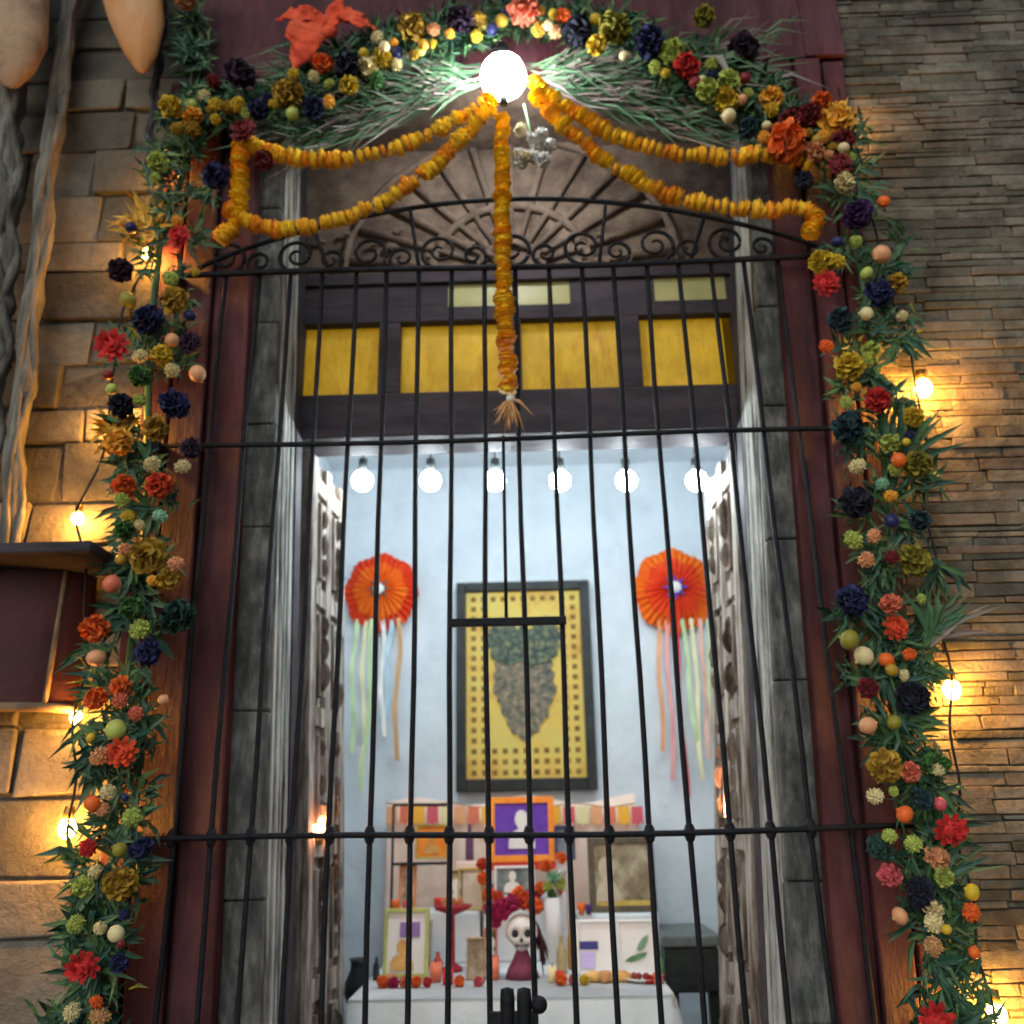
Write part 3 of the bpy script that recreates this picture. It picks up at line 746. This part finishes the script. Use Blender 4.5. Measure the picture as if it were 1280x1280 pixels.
o.data.materials.append(mat('dark_dots', [(.12,.06,.015),(.28,.17,.04)], .8, 20))
for k, f in enumerate(o.data.polygons):
    i, j = k % nx, k//nx
    if i % 2 == 1 and j % 2 == 1 and (i in (1,3,19,21) or j < 7 or j > 33): f.material_index = 1
b = MB()
def flat(b, pts, y, th=.006):
    jp = []
    for i in range(len(pts)):
        (u0,q0),(u1,q1) = pts[i], pts[(i+1)%len(pts)]
        for k in range(5):
            f_ = k/5; w_ = (.012 if k % 2 else -.012) if k else 0
            jp.append((u0+(u1-u0)*f_+w_*R.uniform(.5,1.6), q0+(q1-q0)*f_+w_*R.uniform(-1,1)))
    pts = jp; n = len(pts); v = [(x0+W_*u, y, za+H_*q) for u, q in pts]+[(x0+W_*u, y+th, za+H_*q) for u, q in pts]
    b.add(v, [tuple(range(n)), tuple(range(n,2*n))[::-1]]+[(i,i+n,(i+1)%n+n,(i+1)%n) for i in range(n)])
flat(b, [(.50,.22),(.40,.27),(.33,.36),(.27,.48),(.30,.62),(.44,.70),(.56,.70),(.70,.62),(.73,.48),(.67,.36),(.60,.27)], BW-.030)
b.build('figure', mat('grey_green', [(.03,.04,.035),(.11,.12,.09),(.24,.18,.12),(.36,.32,.20)], .8, 34), t)
b = MB()
flat(b, [(.49,.60),(.36,.58),(.25,.64),(.22,.73),(.27,.81),(.38,.82),(.46,.76),(.50,.80),(.54,.76),(.62,.82),(.73,.81),(.78,.73),(.75,.64),(.64,.58),(.51,.60)], BW-.036)
b.build('wings', mat('dark_leaf_shape', [(.02,.025,.03),(.07,.10,.08),(.30,.27,.12)], .8, 34), t)

def rosette(label, px, py, r_px, c1, c2, cc, ribbons, seed):
    rg = random.Random(seed); Y = RY1-.09
    c = P(px,py,Y); r = px_size(r_px, c)
    t = thing('paper_rosette', label, 'paper rosette', c, 'paper rosettes on the back wall')
    def disc(r0, r1, n, y, amp, scal):
        b = MB(); vs = []
        for i in range(2*n):
            a = math.pi*i/n; k = amp if i % 2 else -amp
            e = 1+scal*math.cos(a*8+.4)
            vs += [(c.x+math.cos(a)*r0,y+k*.3,c.z+math.sin(a)*r0), (c.x+math.cos(a)*r1*e*.6,y-.01+k,c.z+math.sin(a)*r1*e*.6), (c.x+math.cos(a)*r1*e,y+k+.02,c.z+math.sin(a)*r1*e*1.08)]
        m_ = 2*n
        fs = [(3*i+j,3*((i+1)%m_)+j,3*((i+1)%m_)+j+1,3*i+j+1) for i in range(m_) for j in (0,1)]
        b.add(vs, fs); return b
    disc(.02, r, 34, Y+.02, .014, .04).build('outer_pleats', c1, t)
    disc(.01, r*.72, 26, Y-.01, .012, .05).build('inner_pleats', c2, t)
    b = MB()
    for i in range(8):
        a = math.pi/4*i; q = r*.34
        b.add([(c.x,Y-.05,c.z), (c.x+math.cos(a-.25)*q*.5,Y-.045,c.z+math.sin(a-.25)*q*.5), (c.x+math.cos(a)*q,Y-.04,c.z+math.sin(a)*q), (c.x+math.cos(a+.25)*q*.5,Y-.045,c.z+math.sin(a+.25)*q*.5)], [(0,1,2,3)])
    b.build('star_centre', cc, t)
    b = MB(); b.lathe([(.0,.0),(r*.14,.004),(r*.16,.02)], (0,0,0), 12)
    b.v = [(c.x+v[0], Y-.052+v[2], c.z+v[1]) for v in b.v]; b.build('button', M['white'], t)
    for (dx, col, l) in ribbons:
        a = c+Vector((px_size(dx,c),.02,-r*.75)); b = MB(); n = 14; ph = rg.uniform(0,6); dxx = rg.uniform(-.03,.03)
        band(b, [a+Vector((dxx*q+.008*math.sin(q*8+ph),.012*math.sin(q*7+ph),-l*q)) for q in [j/(n-1) for j in range(n)]], .022)
        b.build('ribbon', colour(COL[col], .5), t)
orr, redd = mat('orange_paper', [(.80,.12,.01),(.88,.24,.02)], .7, 12), mat('red_paper', [(.70,.035,.012),(.82,.09,.02)], .7, 12)
COL['pgreen'] = (.50,.64,.36); COL['pyel'] = (.74,.70,.42); COL['rpink'] = (.74,.34,.34); COL['rcoral'] = (.76,.42,.32); COL['pblue'] = (.45,.62,.72)
rosette('red orange paper rosette with yellow green ribbons, left of the picture', 475,738,46,redd,orr,M['vine'],[(-30,'pgreen',.68),(-18,'pyel',.80),(-8,'pgreen',.86),(3,'white',.6),(14,'pblue',.5),(24,'tan',.72)],3)
rosette('orange paper rosette with a blue star and pink ribbons, right of the picture', 843,736,50,orr,redd,mat('blue_paper',(.03,.05,.35),.7),[(-22,'peach',.66),(-12,'rpink',.80),(-2,'red',.88),(8,'pgreen',.62),(20,'pyel',.80),(30,'rcoral',.7),(38,'pgreen',.75)],4)

# ------------------------------------------------------------------ altar
AZ = .92
def onpx(px, Y): return P(px, 1225, Y).x
TYF, TYB = .74, 1.75
ax0, ax1 = P(452,1245,1.0).x, P(832,1245,1.0).x
t = thing('altar_table', 'altar table under a pale blue white cloth behind the gate', 'table', ((ax0+ax1)/2,1.2,0))
b = MB(); b.box((ax0,TYF,AZ-.03), (ax1,TYB,AZ-.003)); b.build('tabletop', M['wood'], t)
for x in (ax0+.05, ax1-.05):
    for y in (TYF+.05, TYB-.05):
        b = MB(); b.box((x-.025,y-.025,.03), (x+.025,y+.025,AZ-.031)); b.build('leg', M['wood'], t)
t = thing('altar_cloth', 'pale white cloth draped over the altar table', 'tablecloth', ((ax0+ax1)/2,1.2,AZ))
b = MB(); n = 90
loop = []
def edge_pt(u):
    w_, d_ = ax1-ax0, TYB-TYF; per = 2*(w_+d_); s = u*per
    if s < w_: return (ax0+s, TYF, 0,-1)
    s -= w_
    if s < d_: return (ax1, TYF+s, 1,0)
    s -= d_
    if s < w_: return (ax1-s, TYB, 0,.1)
    s -= w_
    return (ax0, TYB-s, -1,0)
rings = [(0,0),(.006,-.012),(.03,-.15),(.06,-.35),(.09,-.6)]
vs = []
for (off, dz) in rings:
    for i in range(n):
        x, y, nx, ny = edge_pt(i/n); k = off+(.022*math.sin(i*1.1)+.012*math.sin(i*2.3))*min(1,-dz*4)
        vs.append((x+nx*k, y+ny*k, AZ+dz))
fs = [(j*n+i,j*n+(i+1)%n,(j+1)*n+(i+1)%n,(j+1)*n+i) for j in range(len(rings)-1) for i in range(n)]
fs.append(tuple(range(n))); b.add(vs, fs, True); b.build('cloth_sheet', M['cloth'], t)

# peach sheet standing in for warm light on the wall behind the altar
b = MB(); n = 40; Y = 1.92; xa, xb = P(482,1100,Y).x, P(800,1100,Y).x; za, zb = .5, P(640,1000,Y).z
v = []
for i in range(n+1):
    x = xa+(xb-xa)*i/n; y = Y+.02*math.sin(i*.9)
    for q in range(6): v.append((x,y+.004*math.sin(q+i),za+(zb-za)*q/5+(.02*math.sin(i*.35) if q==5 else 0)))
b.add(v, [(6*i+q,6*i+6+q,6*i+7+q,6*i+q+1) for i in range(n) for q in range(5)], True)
o = b.build('glow_sheet', M['peach']); md = o.modifiers.new('s','SOLIDIFY'); md.thickness = .004; tag(o, 'peach sheet standing in for warm glow on the back wall behind the altar', 'cloth')

# risers under the back row
def riser(label, pxa, pxb, py, Y, d=.16, m='cloth'):
    a, c = P(pxa,py,Y), P(pxb,py,Y); b = MB(); b.box((a.x,Y-.02,AZ+.002), (c.x,Y+d,a.z)); o = b.build('altar_step', M[m], bevel=.008); tag(o, label, 'step'); return a.z
zA = riser('low cloth covered step under the left group of keepsakes', 482,600,1140,1.5,.2,'cloth')
zB = riser('tall cloth covered step at the middle of the altar', 604,708,1120,1.52,.2,'cloth')
zC = riser('cloth covered step carrying the brown photograph on the right', 722,822,1143,1.5,.2,'cloth')

def frame(label, pxa, pxb, pya, pyb, Y, fm, pm, bw=.014, lean_=.12, name='photo_frame', inner=None, stand=None):
    """framed picture whose foot is at pixel row pyb"""
    a, c = P(pxa,pyb,Y), P(pxb,pya,Y)
    zb0 = a.z if stand is None else stand
    x0, x1 = a.x, c.x; H = c.z-zb0
    t = thing(name, label, 'picture frame', ((x0+x1)/2,Y,zb0))
    def bx_(b, u0, u1, v0, v1, d0, d1):
        vs = []
        for vv in (v0, v1):
            for (u, d) in ((u0,d0),(u1,d0),(u1,d1),(u0,d1)): vs.append((u, Y+d+vv*lean_, zb0+vv))
        b.add(vs, [(0,3,2,1),(4,5,6,7),(0,1,5,4),(1,2,6,5),(2,3,7,6),(3,0,4,7)])
    b = MB(); bx_(b,x0,x0+bw,0,H,-.01,.012); bx_(b,x1-bw,x1,0,H,-.01,.012); bx_(b,x0+bw,x1-bw,0,bw,-.009,.012); bx_(b,x0+bw,x1-bw,H-bw,H,-.009,.012); b.build('border', fm, t, bevel=.002)
    b = MB(); bx_(b,x0+bw*.9,x1-bw*.9,bw*.9,H-bw*.9,0,.008); b.build('photo', pm, t)
    if inner:
        w_ = x1-x0
        for (u0,u1,v0,v1,mm,nm_) in inner:
            b = MB()
            if nm_ in ('sitter','portrait'):
                uc, hh = (u0+u1)/2, v1-v0; hv = hh*.24; hu = hv*H/w_*.78; hw = min((u1-u0)*.72, hu*2.3)
                out = [(uc-hw,v0),(uc+hw,v0),(uc+hw*.95,v0+hh*.26),(uc+hw*.7,v0+hh*.42),(uc+hu*.5,v0+hh*.50)]
                out += [(uc+hu*math.cos(a),v0+hh*.75+hv*math.sin(a)) for a in [-1.0+i*5.14/10 for i in range(11)]]
                out += [(uc-hu*.5,v0+hh*.50),(uc-hw*.7,v0+hh*.42),(uc-hw*.95,v0+hh*.26)]
                k = len(out); vs = []
                for d in (-.006,-.001): vs += [(x0+w_*u, Y+d+v*H*lean_, zb0+v*H) for u, v in out]
                b.add(vs, [tuple(range(k)), tuple(range(k,2*k))[::-1]]+[(i,i+k,(i+1)%k+k,(i+1)%k) for i in range(k)])
                b.build(nm_, mm, t)
            elif nm_ == 'leaf_mark':
                out = [(u0+(u1-u0)*u, v0+(v1-v0)*v) for u, v in ((0,.1),(.25,.0),(.6,.2),(.9,.6),(1,1),(.6,.85),(.2,.5))]
                k = len(out); vs = []
                for d in (-.006, -.001): vs += [(x0+w_*u, Y+d+v*H*lean_, zb0+v*H) for u, v in out]
                b.add(vs, [tuple(range(k)), tuple(range(k,2*k))[::-1]]+[(i,i+k,(i+1)%k+k,(i+1)%k) for i in range(k)])
                b.build(nm_, mm, t)
            else:
                bx_(b,x0+w_*u0,x0+w_*u1,H*v0,H*v1,-.006 if nm_ != 'face' else -.009,-.001 if nm_ != 'face' else -.0062); b.build(nm_, mm, t, bevel=.001)
    return t
cm = lambda n, *cols, s=18: mat(n, list(cols), .7, s)
sepia = cm('sepia', (.10,.07,.04),(.30,.24,.15),(.5,.44,.32), s=12)
gold_m = cm('gold_frame', (.45,.30,.05),(.62,.46,.12))
purp = cm('purple_card', (.10,.03,.30),(.16,.06,.42))
orange_c = cm('orange_card', (.80,.20,.02),(.90,.34,.04))
frame('orange bordered purple portrait at the top middle of the altar', 611,692,995,1078,1.62,orange_c,purp,.028,.1,inner=[(.36,.64,.2,.8,M['skull'],'portrait'),(.0,1.0,-.12,.0,cm('red_edge',(.5,.02,.02),(.6,.05,.03)),'lower_band')])
frame('small black and white photograph under the purple portrait', 618,668,1082,1122,1.5,M['white'],cm('bw',(.04,.06,.06),(.3,.34,.32)),.010,.1,inner=[(.3,.6,.15,.85,M['skull'],'sitter')])
frame('small dark blue frame right of the purple portrait', 694,718,1032,1075,1.6,cm('blue_frame',(.02,.02,.08),(.05,.06,.16)),cm('grey_photo',(.08,.10,.14),(.2,.22,.26)),.010)
frame('gold framed warm picture on the left of the altar', 519,560,1030,1074,1.62,gold_m,orange_c,.010,inner=[(.25,.7,.15,.7,M['bread'],'sitter')])
frame('yellow green standing frame at the lower left of the altar', 478,536,1136,1224,1.16,cm('green_frame',(.34,.40,.10),(.55,.56,.2)),M['white'],.014,inner=[(.2,.62,.1,.55,M['bread'],'sitter'),(.35,.8,.58,.8,cm('violet',(.18,.12,.35),(.3,.2,.42)),'upper_patch')],stand=AZ+.002)
frame('large brown antique photograph on the right of the altar', 738,816,1046,1143,1.55,cm('brown_frame',(.06,.045,.03),(.15,.12,.08)),sepia,.026,.08,inner=[(.15,.4,.1,.75,cm('tan_photo',(.4,.33,.24),(.6,.5,.38)),'sitter'),(.1,.9,.05,.15,gold_m,'lower_trim')],stand=zC+.001)
frame('white card with purple patch on the right of the altar', 722,768,1150,1212,1.18,M['white'],M['white'],.010,inner=[(.0,.55,.45,.6,cm('navy_patch',(.03,.03,.16),(.06,.06,.24)),'band'),(.1,.45,.1,.4,cm('lilac',(.5,.42,.75),(.6,.5,.8)),'patch')],stand=AZ+.002)
frame('white card with a green leaf drawing at the right end of the altar', 774,822,1150,1210,1.16,M['white'],M['white'],.008,inner=[(.15,.7,.22,.4,cm('leaf_ink',(.05,.12,.06),(.15,.3,.15)),'leaf_mark'),(.45,.75,.42,.72,cm('leaf_ink2',(.10,.2,.12),(.25,.4,.25)),'leaf_mark')],stand=AZ+.002)
frame('small cream frame left of the middle step', 572,604,1085,1140,1.5,gold_m,cm('cream_photo',(.5,.4,.3),(.7,.6,.45)),.008,stand=zA+.001)
frame('small wooden frame standing at the front left of the skull', 583,607,1172,1226,1.1,cm('wood_frame',(.3,.2,.12),(.5,.36,.22)),sepia,.007,stand=AZ+.002)

# metal easel
t = thing('metal_easel', 'thin dark metal easel at the left back of the altar', 'easel', P(525,1140,1.58))
b = MB(); a, c = P(492,1006,1.58), P(562,1006,1.58); zf = zA+.002
b.tube([a, c], .007, 6); b.tube([a+Vector((0,0,0)), (a.x,1.58,zf)], .006, 6); b.tube([c, (c.x,1.58,zf)], .006, 6)
q = P(530,1078,1.56); b.box((a.x,1.54,q.z-.01), (c.x,1.60,q.z)); b.build('frame', M['iron'], t)

def bottle(label, px, pyt, pyb, w_, Y, m, z=None, name='bottle', cat='bottle'):
    base = P(px,pyb,Y); z0_ = z if z is not None else AZ+.002; H = P(px,pyt,Y).z-z0_; r = px_size(w_/2, base)
    b = MB(); b.lathe([(0.001,0),(r,0),(r*1.02,H*.1),(r,H*.6),(r*.45,H*.78),(r*.38,H*.95),(r*.45,H),(.001,H)], (base.x,Y,z0_), 14); o = b.build(name, m); tag(o, label, cat); return o
bottle('small dark bottle beside the middle step on the left', 587,1030,1075,10,1.66,cm('dark_glass',(.08,.03,.08),(.16,.07,.14)),z=P(587,1075,1.66).z)
b = MB(); q = P(587,1076,1.66); b.box((q.x-.06,1.60,AZ), (q.x+.06,1.72,q.z-.001)); tag(b.build('altar_box', M['peach'], bevel=.006), 'peach covered box under the small dark bottle', 'box')
bottle('dark brown bottle at the front left corner of the altar', 470,1196,1226,8,1.12,M['black'])
bottle('short tan bottle beside the skull on the right', 703,1170,1224,13,1.2,cm('tan_glass',(.3,.22,.1),(.5,.4,.2)))

def candle(label, px, pyt, w_, Y, col):
    z0_ = AZ+.002; top_ = P(px,pyt,Y); r = px_size(w_/2, top_)
    t = thing('candle', label, 'candle', (top_.x,Y,z0_), 'candles on the altar')
    b = MB(); b.lathe([(.001,0),(r,0),(r,top_.z-z0_),(r*.8,top_.z-z0_-.004),(.001,top_.z-z0_-.006)], (top_.x,Y,z0_), 14); b.build('wax', colour(COL[col], .5), t)
    b = MB(); b.tube([(top_.x,Y,top_.z-.006),(top_.x+.002,Y,top_.z+.012)], .0015, 5); b.build('wick', M['black'], t)
candle('pink orange candle near the yellow green frame', 545,1203,15,1.06,'coral')
candle('short red candle left of the small wooden frame', 560,1212,13,1.0,'red')
candle('peach candle just left of the skull', 617,1195,14,1.1,'coral')
candle('pale candle at the front right of the skull', 690,1208,11,1.02,'cream')

# red cup stand
t = thing('red_dish', 'dark red footed dish left of the skull', 'dish', P(565,1133,1.3))
q = P(566,1134,1.3); b = MB(); zz_ = AZ+.002; r = px_size(25,q)
b.lathe([(.001,0),(r*.5,0),(r*.5,.01),(r*.12,.03),(r*.1,q.z-zz_-.03),(r*.7,q.z-zz_-.012),(r,q.z-zz_+.006),(r*.95,q.z-zz_+.008),(.001,q.z-zz_-.008)], (q.x,1.3,zz_), 18); b.build('bowl', cm('dark_red_glaze',(.25,.01,.02),(.42,.03,.04)), t)
for dx in (-.03,0,.03): flower('paper_flower', 'peach', (q.x+dx,1.3,q.z+.02), .018, t)

# skull figure with flower crown
t = thing('skull_figure', 'white skull figure with magenta flowers and dark hair, centre of the altar', 'skull figure', P(652,1225,1.12))
Ys = 1.12; c = P(652,1166,Ys); r = px_size(21,c)
bm = bmesh.new(); bmesh.ops.create_icosphere(bm, subdivisions=4, radius=1)
for v in bm.verts:
    x, y, z = v.co
    s = 1.0
    if z < -.15: s = 1-.30*min(1,(-z-.15)/.5)
    v.co = Vector((x*.98*s, y*.95, z*1.02+(.04 if z > 0 else 0)))
    for ex in (-.34,.34):
        d = math.hypot(v.co.x-ex, z-.02)
        if v.co.y < 0 and d < .29: v.co.y += .36*(1-(d/.29)**2)
    if v.co.y < 0 and abs(x) < .11 and -.42 < z < -.2: v.co.y += .15
    if v.co.y < 0 and -.72 < z < -.5 : v.co.y += .04*abs(math.sin(x*22))
    v.co = v.co*r+c
me = bpy.data.meshes.new('head'); bm.to_mesh(me); bm.free(); me.polygons.foreach_set('use_smooth',[True]*len(me.polygons)); me.materials.append(M['skull'])
o = bpy.data.objects.new('head', me); C.objects.link(o); attach(o, t)
for ex in (-.34,.34): ball('eye', c+Vector((ex*r,-.62*r,.02*r)), r*.26, M['black'], t, 2, (1,.5,1.05))
b = MB()
for i in range(7):
    u = (i-3)*.085; b.box((c.x+(u-.010)*r*1.4,Ys-(.86-abs(u)*.5)*r,c.z-.70*r), (c.x+(u+.010)*r*1.4,Ys-.5*r,c.z-.50*r))
b.box((c.x-.36*r,Ys-.80*r,c.z-.61*r), (c.x+.36*r,Ys-.5*r,c.z-.59*r)); b.build('tooth_line', M['black'], t)
ball('nose', c+Vector((0,-.86*r,-.3*r)), r*.10, M['black'], t, 2, (1,.4,1.4))
b = MB(); zz_ = AZ+.002; b.lathe([(.001,0),(r*1.0,0),(r*.85,(c.z-zz_)*.2),(r*.5,(c.z-zz_)*.45),(r*.3,c.z-zz_-r*.8),(.001,c.z-zz_-r*.8)], (c.x,Ys,zz_), 20); b.build('bust', cm('dark_dress',(.10,.02,.05),(.25,.05,.10)), t)
b = MB()
for i in range(40):
    a = R.uniform(-.5,1.2); st = c+Vector((math.cos(a)*r*.9,.2*r+R.uniform(-.4,.5)*r,math.sin(a)*r))
    b.tube([st, st+Vector((.25*r,0,-.3*r)), st+Vector((R.uniform(.2,.7)*r,0,-R.uniform(.9,1.9)*r))], r*.10, 5, r*.03)
b.build('hair', cm('dark_hair',(.02,.006,.008),(.07,.015,.02)), t)
for (px, py, rr_, cc) in ((628,1137,13,'magenta'),(642,1128,13,'magenta'),(655,1126,12,'redor'),(669,1133,11,'orange'),(618,1150,10,'magenta'),(612,1136,9,'magenta'),(648,1117,9,'orange')):
    p = P(px,py,Ys-.01); flower('paper_flower', cc, p, px_size(rr_,p), t)

# pale green star flower, orange flowers beside the portrait, fruit and bread
t = thing('flower_bunch', 'pale green and orange flower bunch right of the portrait', 'flowers', P(690,1120,1.45))
for (px,py,rr_,cc) in ((692,1097,10,'mint'),(700,1105,8,'lime'),(685,1108,8,'lime'),(682,1082,9,'orange'),(690,1118,7,'green'),(704,1090,7,'white')):
    p = P(px,py,1.42); flower('paper_flower', cc, p, px_size(rr_,p), t)
b = MB(); q = P(691,1122,1.44); b.lathe([(.001,0),(.03,0),(.035,q.z-AZ-.002),(.03,q.z-AZ+.0),(.001,q.z-AZ-.01)], (q.x,1.44,AZ+.002), 12); b.build('vase', M['white'], t)
for i, (px, lab) in enumerate(((742,'golden bread roll at the left of the row before the white cards'),(760,'golden bread roll at the middle of the row before the white cards'),(778,'golden bread roll at the right of the row before the white cards'))):
    q = P(px,1222,1.02); b = MB(); r = .034
    b.lathe([(.001,0),(r*.8,0),(r,r*.3),(r*.85,r*.7),(r*.4,r*.95),(.001,r)], (q.x,1.02,AZ+.002), 14, 1.1, .9); o = b.build('bread_roll', M['bread']); tag(o, lab, 'bread roll', 'bread rolls on the altar')
t = thing('sweet_plate', 'white plate with red brown sweets at the front right of the altar', 'plate', P(800,1222,1.0))
q = P(803,1222,1.02); b = MB(); b.lathe([(.001,0),(.05,0),(.075,.012),(.073,.014),(.05,.004),(.001,.004)], (q.x,1.02,AZ+.002), 20); b.build('dish', M['white'], t)
for i in range(5): ball('sweet', (q.x+R.uniform(-.04,.04),1.02+R.uniform(-.03,.03),AZ+.017), .012, colour(COL['dred'], .4), t)

# dark trunk on the right, dark pot stand on the left
t = thing('black_chest', 'dark grey chest on a stand right of the altar', 'chest', P(868,1240,1.35))
a, c = P(834,1242,1.35), P(898,1168,1.35)
b = MB(); b.box((a.x,1.35,a.z), (c.x,1.75,c.z-.05)); b.build('body', M['black'], t, bevel=.008)
b = MB(); b.box((a.x-.008,1.34,c.z-.046), (c.x+.008,1.76,c.z)); b.build('lid', mat('slate_lid', [(.08,.10,.10),(.16,.18,.17)], .5, 12, .3), t, bevel=.01)
for x in (a.x+.03, c.x-.03):
    b = MB(); b.box((x-.02,1.38,.03), (x+.02,1.42,a.z-.002)); b.build('leg', M['black'], t)
t = thing('dark_pot', 'dark round clay pot on a stand left of the altar', 'pot', P(446,1250,1.3))
q = P(446,1262,1.3); r = px_size(17,q)
b = MB(); b.lathe([(.001,0),(r*.6,0),(r,r*1.1),(r*.95,r*1.8),(r*.6,r*2.6),(r*.55,r*3.1),(r*.7,r*3.4),(r*.5,r*3.3),(.001,r*3.0)], (q.x,1.3,q.z), 18); b.build('vessel', M['black'], t)
b = MB(); b.tube([(q.x,1.3,.03),(q.x,1.3,q.z-.001)], .035, 12); b.build('stand', M['dark'], t)

# small warm lamps low on the door leaves
for px, py, side, Y in ((397,1035,'left',.62), (914,1010,'right',.76)):
    p = P(px,py,Y)
    t = thing('wall_candle_lamp', 'small amber lamp glowing low on the %s door leaf' % side, 'lamp', p, 'amber lamps by the door leaves')
    ball('bulb', p, .022 if side=='left' else .014, M['flame'], t, 2, (1,1,1.9))
    b = MB(); b.lathe([(.001,-.055),(.02,-.055),(.024,-.03),(.012,-.024),(.001,-.024)], p, 10); sx = -1 if side=='left' else 1
    b.tube([p+Vector((0,0,-.05)), p+Vector((sx*.05,0,-.05))], .005, 6); b.build('holder', M['brass'], t)

# more keepsakes crowding the altar
frame('small orange photo standing at the back left of the altar', 498,520,1082,1138,1.56,orange_c,cm('rose_photo',(.6,.35,.25),(.8,.6,.5)),.007,inner=[(.25,.75,.12,.8,sepia,'sitter')],stand=zA+.001)
frame('narrow brown photo at the back left beside the gold picture', 562,578,1088,1138,1.5,cm('brown_b',(.12,.07,.04),(.25,.15,.09)),sepia,.005,inner=[(.2,.8,.1,.8,M['skull'],'sitter')],stand=zA+.001)
frame('white photo in the second row left of the red dish', 512,540,1150,1200,1.3,M['white'],cm('pink_photo',(.6,.35,.32),(.8,.55,.5)),.006,inner=[(.2,.8,.12,.8,sepia,'sitter')],stand=AZ+.002)
frame('pink photo behind the front small wooden frame', 604,622,1160,1215,1.32,cm('pink_frame',(.6,.2,.2),(.75,.35,.3)),sepia,.006,inner=[(.2,.8,.12,.8,M['skull'],'sitter')],stand=AZ+.002)
bottle('slim amber bottle between the skull and the white cards', 716,1150,1222,11,1.3,cm('amber_glass_b',(.35,.14,.02),(.55,.26,.05)))
bottle('short red glass jar beside the yellow green frame', 497+50,1190,1222,12,1.22,cm('red_glass',(.4,.03,.03),(.6,.08,.05)))
bottle('small green jar at the right end before the leaf card', 826,1188,1222,11,1.1,cm('green_glass',(.05,.16,.07),(.12,.3,.12)))
for lab, spots in (('orange and magenta flowers lying along the front left of the altar', [(478,1226,8,'orange'),(492,1228,7,'magenta'),(506,1227,8,'coral'),(520,1229,8,'orange'),(534,1228,7,'red'),(574,1228,8,'orange'),(598,1229,7,'pink')]),
                   ('coral and yellow flowers lying along the front right of the altar', [(702,1228,8,'orange'),(716,1229,7,'pink'),(730,1228,7,'yellow'),(822,1226,8,'coral'),(812,1229,6,'red')]),
                   ('orange flowers heaped on the step around the small photograph', [(610,1118,10,'orange'),(622,1122,9,'redor'),(668,1118,9,'magenta'),(676,1110,9,'orange'),(604,1098,9,'orange'),(603,1080,8,'redor'),(702,1072,8,'orange')])):
    t = thing('flower_row', lab, 'flowers', P(spots[0][0],spots[0][1],1.0 if 'front' in lab else 1.46))
    for (px, py, r, c) in spots:
        Y = .96 if 'front' in lab else 1.46
        p = P(px,py,Y); q = px_size(r,p)
        if 'front' in lab: p = Vector((p.x,Y,AZ+q*.8))
        flower('paper_flower', c, p, q, t)
for px, lab in ((488,'small clay cup left of the yellow green frame base'),(756,'small clay cup in front of the purple patch card')):
    q = P(px,1220,.99); r = .02
    b = MB(); b.lathe([(.001,0),(r*.7,0),(r,r*.8),(r*1.1,r*1.8),(r*.95,r*1.8),(r*.85,r*.6),(.001,r*.4)], (q.x,.99,AZ+.002), 14); tag(b.build('clay_cup', M['gourd']), lab, 'cup')

kinds = [('small orange votive cup', 'orange', 'votive_cup', 'cup'), ('small pink votive cup', 'pink', 'votive_cup', 'cup'), ('small purple votive cup', 'purple', 'votive_cup', 'cup'), ('small red votive cup', 'red', 'votive_cup', 'cup')]
for (px, py, w_, Y, z, k, where) in ((494,1134,8,1.5,zA,0,'on the left step under the metal easel'),(508,1136,8,1.48,zA,1,'on the left step beside the orange photo'),(548,1136,9,1.5,zA,3,'on the left step behind the red dish'),(612,1116,8,1.5,zB,2,'on the middle step left of the black and white photograph'),(700,1116,8,1.5,zB,1,'on the middle step right of the green flowers'),(727,1138,8,1.48,zC,0,'on the right step left of the brown photograph'),(736,1140,7,1.46,zC,2,'on the right step at the corner of the brown photograph'),(700,1228,8,1.0,AZ,3,'right of the pale candle on the cloth')):
    lab, c, nm_, cat = kinds[k]
    q = P(px,py,Y); r = px_size(w_/1.6,q); b = MB(); b.lathe([(.001,0),(r*.7,0),(r,r*1.4),(r*1.05,r*2.6),(r*.9,r*2.6),(r*.8,r*1.2),(.001,r*.9)], (q.x,Y,z+.003), 12)
    tag(b.build(nm_, colour(COL[c],.4)), lab+' '+where, cat)
# cut paper banner strung behind the altar, above the peach glow sheet
t = thing('paper_bunting', 'string of small orange and pink paper flags behind the altar', 'bunting', P(640,1010,1.88))
b = MB(); b.tube([P(x,1004+5*math.sin((x-480)/320*math.pi*4)**2,1.885) for x in range(482,802,8)], .003, 5); b.build('string', M['thread'], t)
for i, x in enumerate(range(490,800,17)):
    q = P(x,1008,1.88); h = .085; ww = .027
    b = MB(); b.add([(q.x-ww,q.y,q.z),(q.x+ww,q.y-.004,q.z),(q.x+ww,q.y-.008,q.z-h),(q.x+ww*.5,q.y-.006,q.z-h*.85),(q.x,q.y-.005,q.z-h*1.05),(q.x-ww*.5,q.y-.006,q.z-h*.85),(q.x-ww,q.y-.006,q.z-h)], [(0,1,2,3,4,5,6)])
    b.build('flag', colour(COL[('peach','coral','gold','pink','cream')[i%5]]), t)
